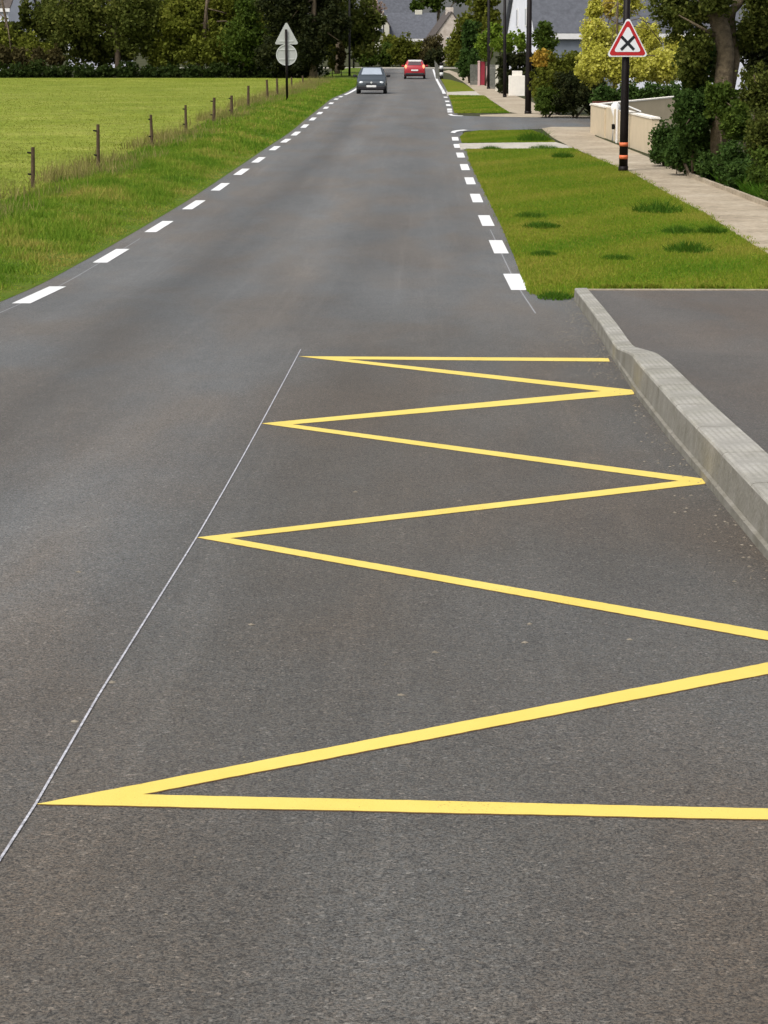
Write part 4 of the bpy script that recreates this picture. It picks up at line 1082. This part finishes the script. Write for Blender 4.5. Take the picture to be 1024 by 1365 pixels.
# ------------------------------------------------------------------ houses
def house(name, label, x0, x1, Y, z_eave, z_ridge, depth, rz, wallm, roofm, front=True, windows=(), gable_windows=(), zb=None, over=.25, chim=None, ridge_y=False):
    """ridge along local x (or y); base corner at (x0, Y); local +x along the front"""
    zb = zr(Y) - .5 if zb is None else zb
    t = thing(name, label, 'house', (x0, Y, zb), None, rz)
    L = x1 - x0; he = z_eave - zb; hr = z_ridge - zb; D = depth
    mb = MB()
    if not ridge_y:
        g = [(0, 0), (D, 0), (D, he), (D / 2, hr), (0, he)]
        mb.prism(g, 'x', 0, L)
    else:
        g = [(0, 0), (L, 0), (L, he), (L / 2, hr), (0, he)]
        mb.prism(g, 'y', 0, D)
    mb.build('wall', wallm, t, local=True)
    mb = MB(); th = .16
    if not ridge_y:
        sl = (hr - he) / (D / 2)
        for sgn, y0 in ((1, 0), (-1, D)):
            ya = y0 - sgn * over; za = he - over * sl
            pl = [(ya, za + .02), (D / 2, hr + .02), (D / 2, hr + .02 + th), (ya, za + .02 + th)]
            mb.prism(pl, 'x', -over, L + over)
    else:
        sl = (hr - he) / (L / 2)
        for sgn, x_ in ((1, 0), (-1, L)):
            xa = x_ - sgn * over; za = he - over * sl
            pl = [(xa, za + .02), (L / 2, hr + .02), (L / 2, hr + .02 + th), (xa, za + .02 + th)]
            mb.prism(pl, 'y', -over, D + over)
    roof = mb.build('roof', roofm, t, local=True)
    if not ridge_y:
        MB().box(-over, L + over, -over - .06, -over - .005, he - over * sl - .18, he - over * sl + .14).build('fascia', M['fascia'], roof, local=True)
    for (wx, wz, ww, wh, m_) in windows:
        f = MB().box(wx, wx + ww, -.05, .02, wz, wz + wh).build('window', M['fascia'], t, local=True)
        MB().box(wx + .08, wx + ww - .08, -.06, -.052, wz + .08, wz + wh - .08).build('pane', m_, f, local=True)
    for (wy, wz, ww, wh, m_) in gable_windows:
        f = MB().box(-.05, .02, wy, wy + ww, wz, wz + wh).build('window', M['fascia'], t, local=True)
        MB().box(-.06, -.052, wy + .08, wy + ww - .08, wz + .08, wz + wh - .08).build('pane', m_, f, local=True)
    if chim:
        MB().box(chim[0], chim[0] + .9, D / 2 - .3, D / 2 + .3, hr - .4, hr + chim[1], bev=.02).build('chimney', wallm, roof, local=True)
    return t
# white gabled house with a big slate roof, right
Yh = 136.0
c = P(717, 40, Yh); e = P(760, 41, Yh).z; zb = zr(Yh) - .3
hs_ = house('slate_house', 'white gabled house with large slate roof behind the golden tree', c.x, c.x + 19, Yh, e, e + 5.6, 9.5, R(8.6), M['white_wall'], M['slate'], zb=zb,
      windows=[(.9, e - zb - 1.9, 1.25, 1.7, M['greyblue'])],
      gable_windows=[(3.2, e - zb + .3, .55, 1.1, M['pale_shutter']), (6.0, e - zb + .3, .55, 1.1, M['pale_shutter'])])
MB().box(.75, 4.6, -.07, .005, .2, e - zb - .35).build('garage_door', M['greyblue'], hs_, local=True)
# cottages at the end of the road
def ez(y, Y): return P(540, y, Y).z
Ya = 283
x0, x1 = P(520, 40, Ya).x, P(581, 40, Ya).x
house('slate_cottage', 'long low cottage with grey slate roof at the end of the road', x0, x1, Ya, ez(51, Ya), ez(18, Ya), 8, R(2), M['beige_wall'], M['slate'], windows=[(1.2, ez(56, Ya) - zr(Ya), .8, 1.0, M['glass']), (3.4, ez(56, Ya) - zr(Ya), .8, 1.0, M['glass'])], chim=(3.2, .5))
x0, x1 = P(494, 40, Ya - 2).x, P(519, 40, Ya - 2).x
house('beige_cottage', 'beige gable fronted cottage left of the grey slate roof', x0, x1, Ya - 3, ez(34, Ya), ez(14, Ya), 7, 0, M['beige_wall'], M['slate_brown'], ridge_y=True, windows=[(.9, ez(47, Ya) - zr(Ya) + .5, .7, .9, M['glass'])], over=.12)
Yb = 272
x0, x1 = P(577, 40, Yb).x, P(628, 40, Yb).x
house('stone_house', 'stone gabled house with brown roof above the striped marker post', x0, x1, Yb, ez(52, Yb), ez(17, Yb), 8, R(6), M['stone'], M['slate_brown'], ridge_y=True, windows=[(1.6, ez(56, Yb) - zr(Yb), .8, 1.1, M['glass'])], over=.1, chim=(2.0, .7))
Yc = 318
x0, x1 = P(509, 40, Yc).x, P(560, 40, Yc).x
house('pink_house', 'pink walled house with grey roof high behind the cottages', x0, x1, Yc, ez(19, Yc), ez(-25, Yc), 8, R(14), M['pink_wall'], M['slate'], gable_windows=[(2.2, 3.0, .8, 1.0, M['glass'])])
Yd = 215
x0, x1 = P(-75, 40, Yd).x, P(16, 40, Yd).x
house('white_house', 'white house half hidden behind the trees at the far left', x0, x1, Yd, ez(10, Yd), ez(-40, Yd), 8, R(-10), M['white_wall'], M['slate_brown'], windows=[(2.6, 1.2, .9, 1.2, M['glass']), (5.0, 1.2, .9, 1.2, M['glass'])], chim=(3.4, .6))
Yd = 222
x0, x1 = P(90, 40, Yd).x, P(170, 40, Yd).x
house('white_house', 'white house glimpsed through gaps in the broad dark tree', x0, x1, Yd, ez(12, Yd), ez(-35, Yd), 8, R(4), M['white_wall'], M['slate'], windows=[(2.6, 1.2, .9, 1.2, M['glass'])])
# street lamp before the cottages
Yl = 246; b = P(511.5, 62, Yl)
sl_ = thing('street_lamp', 'small dark street lamp with short arm in front of the beige cottage', 'street lamp', (b.x, Yl, zr(Yl)))
zt = P(511, 25, Yl).z
MB().tube([(b.x, Yl, zr(Yl) - .1), (b.x, Yl, zt)], [.09, .06], 8).build('shaft', M['black'], sl_, True)
MB().tube([(b.x, Yl, zt - .05), (b.x - .45, Yl, zt + .08)], .04, 6).build('arm', M['black'], sl_, True)
MB().box(b.x - .95, b.x - .4, Yl - .12, Yl + .12, zt + .03, zt + .15, bev=.03).build('lantern', M['black'], sl_)

# ------------------------------------------------------------------ cars
def car(name, label, loc, rz, paintm, roofm, rear_lit=False, Wd=1.64, L=3.5, H=1.43):
    t = thing(name, label, 'car', loc, None, rz)
    hw = Wd / 2
    # stations from the nose (y = +L/2) to the tail; half width, underside, belt, top, roof half width
    st = [(0.00, .62, .30, .52, .60, .50), (.06, .74, .24, .60, .70, .62), (.30, .80, .20, .70, .80, .68), (.95, hw, .20, .86, .95, .72),
          (1.08, hw, .20, .90, 1.02, .70), (1.62, hw, .20, .92, H - .03, .58), (2.1, hw, .20, .93, H, .58), (2.75, hw, .20, .94, H - .01, .57), (3.12, hw, .20, .95, H - .06, .55),
          (L - .13, hw * .97, .24, .96, 1.02, .66), (L - .03, hw * .94, .28, .80, .92, .64), (L, hw * .86, .34, .66, .72, .60)]
    v, f = [], []; n_ = 12; rings = []
    for (d, w_, z0, zm, zt_, wr) in st:
        y = L / 2 - d
        half = [(w_ * .86, z0), (w_ * .985, z0 + .12), (w_, (z0 + zm) * .55), (w_ * .985, zm), (wr + .03, zt_ - .055 if zt_ > zm + .15 else zt_ - .02), (wr - .07, zt_)]
        ring = [(x, y, z) for x, z in half] + [(-x, y, z) for x, z in reversed(half)]
        rings.append(ring); v += ring
    for i in range(len(st) - 1):
        for k in range(n_):
            k2 = (k + 1) % n_; f.append((i * n_ + k, i * n_ + k2, (i + 1) * n_ + k2, (i + 1) * n_ + k))
    f.append(tuple(range(n_))); f.append(tuple((len(st) - 1) * n_ + k for k in range(n_ - 1, -1, -1)))
    body = mesh_obj('body', v, f, paintm, t, True, True)
    md = body.modifiers.new('edges', 'EDGE_SPLIT'); md.split_angle = R(38)
    def rp(i, k): return Vector(rings[i][k])
    def patch(a, b_, c_, d_, m_, nm, par, out_=.012, inset=.06):
        q = [a, b_, c_, d_]; cen = sum(q, Vector()) / 4
        nr = (b_ - a).cross(d_ - a).normalized()
        if nr.dot(cen - Vector((0, 0, .7))) < 0: nr = -nr
        q = [p + (cen - p).normalized() * inset + nr * out_ for p in q]
        return MB().quad(*q).quad(*[p - nr * .01 for p in q][::-1]).build(nm, m_, par, local=True)
    patch(rp(4, 5), rp(4, 6), rp(5, 6), rp(5, 5), M['screen'], 'windscreen', t, .012, .05)
    patch(rp(8, 5), rp(8, 6), rp(9, 6), rp(9, 5), M['tail_glass'], 'rear_window', t, .012, .05)
    for sg in (0, 1):
        k3, k4 = (3, 4) if sg == 0 else (8, 7)
        patch(rp(5, k3), rp(6, k3), rp(6, k4), rp(5, k4), M['screen_dark'], 'side_window', t, .012, .03)
        patch(rp(6, k3), rp(7, k3), rp(7, k4), rp(6, k4), M['screen_dark'], 'side_window', t, .012, .03)
    # the sky's reflection painted as a pale skin over the roof
    if roofm:
        mb = MB()
        for i in (5, 6, 7): mb.quad(*[rp(*q) + Vector((0, 0, .008)) for q in ((i, 5), (i, 6), (i + 1, 6), (i + 1, 5))])
        mb.build('roof_sheen', roofm, t, local=True)
        yl = L / 2 - 3.12
        MB().box(-.50, .50, yl - .10, yl + .02, H - .135, H - .05, bev=.02).build('roof_sheen_lip', roofm, t, local=True)  # lip added to carry the painted roof sheen further back
    # bumpers
    yf = L / 2
    MB().box(-.74, .74, yf - .16, yf + .04, .22, .44, bev=.05).build('front_bumper', M['bumper'] if not rear_lit else paintm, t, local=True)
    MB().box(-.74, .74, -yf - .05, -yf + .2, .26, .46, bev=.05).build('rear_bumper', M['bumper'] if not rear_lit else M['bumper'], t, local=True)
    mb = MB().box(-.27, .27, yf + .035, yf + .055, .36, .47, bev=.006); mb.build('number_plate', M['plate'], t, local=True)
    zp = .60 if rear_lit else .40
    MB().box(-.27, .27, -yf - .06 + (.0 if not rear_lit else .02), -yf - .01, zp, zp + .11, bev=.006).build('number_plate', M['plate'], t, local=True)
    MB().box(-.30, .30, yf - .02, yf + .012, .50, .57, bev=.01).build('grille', M['bumper'], t, local=True)
    for sg in (1, -1):
        def ell(cx, cy, cz, rx, ry, rz_):
            m_ = MB(); nn = 10; rows = 6
            for a in range(rows + 1):
                ph = -math.pi / 2 + math.pi * a / rows
                for b in range(nn):
                    th_ = 2 * math.pi * b / nn
                    m_.v.append((cx + rx * math.cos(ph) * math.cos(th_), cy + ry * math.cos(ph) * math.sin(th_), cz + rz_ * math.sin(ph)))
            for a in range(rows):
                for b in range(nn): m_.f.append((a * nn + b, a * nn + (b + 1) % nn, (a + 1) * nn + (b + 1) % nn, (a + 1) * nn + b))
            return m_
        ell(sg * .54, yf - .10, .60, .17, .10, .10).build('headlight', M['lens'], t, True, True)
        if rear_lit: ell(sg * .68, -yf + .14, .90, .11, .16, .19).build('tail_light', M['tail_lit'], t, True, True)
        else: ell(sg * .68, -yf + .08, .78, .10, .10, .14).build('tail_light', M['sign_red'], t, True, True)
        mm = MB().box(sg * .93 - .11, sg * .93 + .11, .62, .74, .90, 1.04, bev=.03).build('mirror', M['bumper'] if not rear_lit else paintm, t, local=True)
        MB().tube([(sg * .80, .68, .92), (sg * .88, .68, .95)], .025, 6).build('mirror_arm', M['bumper'], mm, local=True)
        for yy in (L / 2 - .62, -L / 2 + .58):
            wh = MB().tube([(sg * (hw - .17), yy, .29), (sg * (hw + .012), yy, .29)], .29, 20).build('wheel', M['tyre'], t, True, True)
            MB().tube([(sg * (hw + .013), yy, .29), (sg * (hw + .022), yy, .29)], [.19, .17], 14).build('rim', M['alu'], wh, local=True)
    MB().tube([(0, yf + .03, .62), (0, yf + .015, .62)], .06, 8).build('emblem', M['alu_rim'], t, local=True)
    return t
M['screen'] = mat('windscreen', (.30, .34, .39), .12, .1, 2, spec=.8)  # pale base colour holds the sky's reflection in the glass
M['screen_dark'] = mat('side_glass', (.04, .045, .05), .12, .1, 2, spec=.6)
M['tail_glass'] = mat('rear_glass', (.06, .03, .035), .15, .15, 3, spec=.6)
M['bumper'] = mat('black_plastic', (.018, .018, .020), .6, .1, 5)
M['plate'] = mat('plate', (.68, .68, .66), .5, .08, 18)
M['tyre'] = mat('tyre', (.012, .012, .012), .85, .1, 10)
M['lens'] = mat('lens', (.55, .58, .60), .15, .05, 8, spec=.7)
M['grey_paint'] = mat('grey_paint', (.030, .040, .048), .28, .05, 3, spec=.6)
M['red_paint'] = mat('red_paint', (.33, .010, .020), .28, .06, 3, spec=.6)
M['roof_sky_sheen'] = mat('sky_sheen_paint', (.62, .58, .56), .35, .05, 3, spec=.6)
tl, n, bnode, tc = nodes_of('tail_lamp', .3)
bnode.inputs['Base Color'].default_value = (.6, .10, .06, 1); bnode.inputs['Emission Color'].default_value = (1, .38, .18, 1); bnode.inputs['Emission Strength'].default_value = .9
M['tail_lit'] = tl
b = G(496, 124.2); b.z = zr(b.y)
car('parked_car' if False else 'car', 'dark grey hatchback driving towards the camera in the left lane', b, R(180), M['grey_paint'], None)
b = G(553, 104.6); b.z = zr(b.y)
car('car', 'red hatchback with sky sheen painted on its roof and lit tail lights driving away', b, R(0), M['red_paint'], M['roof_sky_sheen'], True)
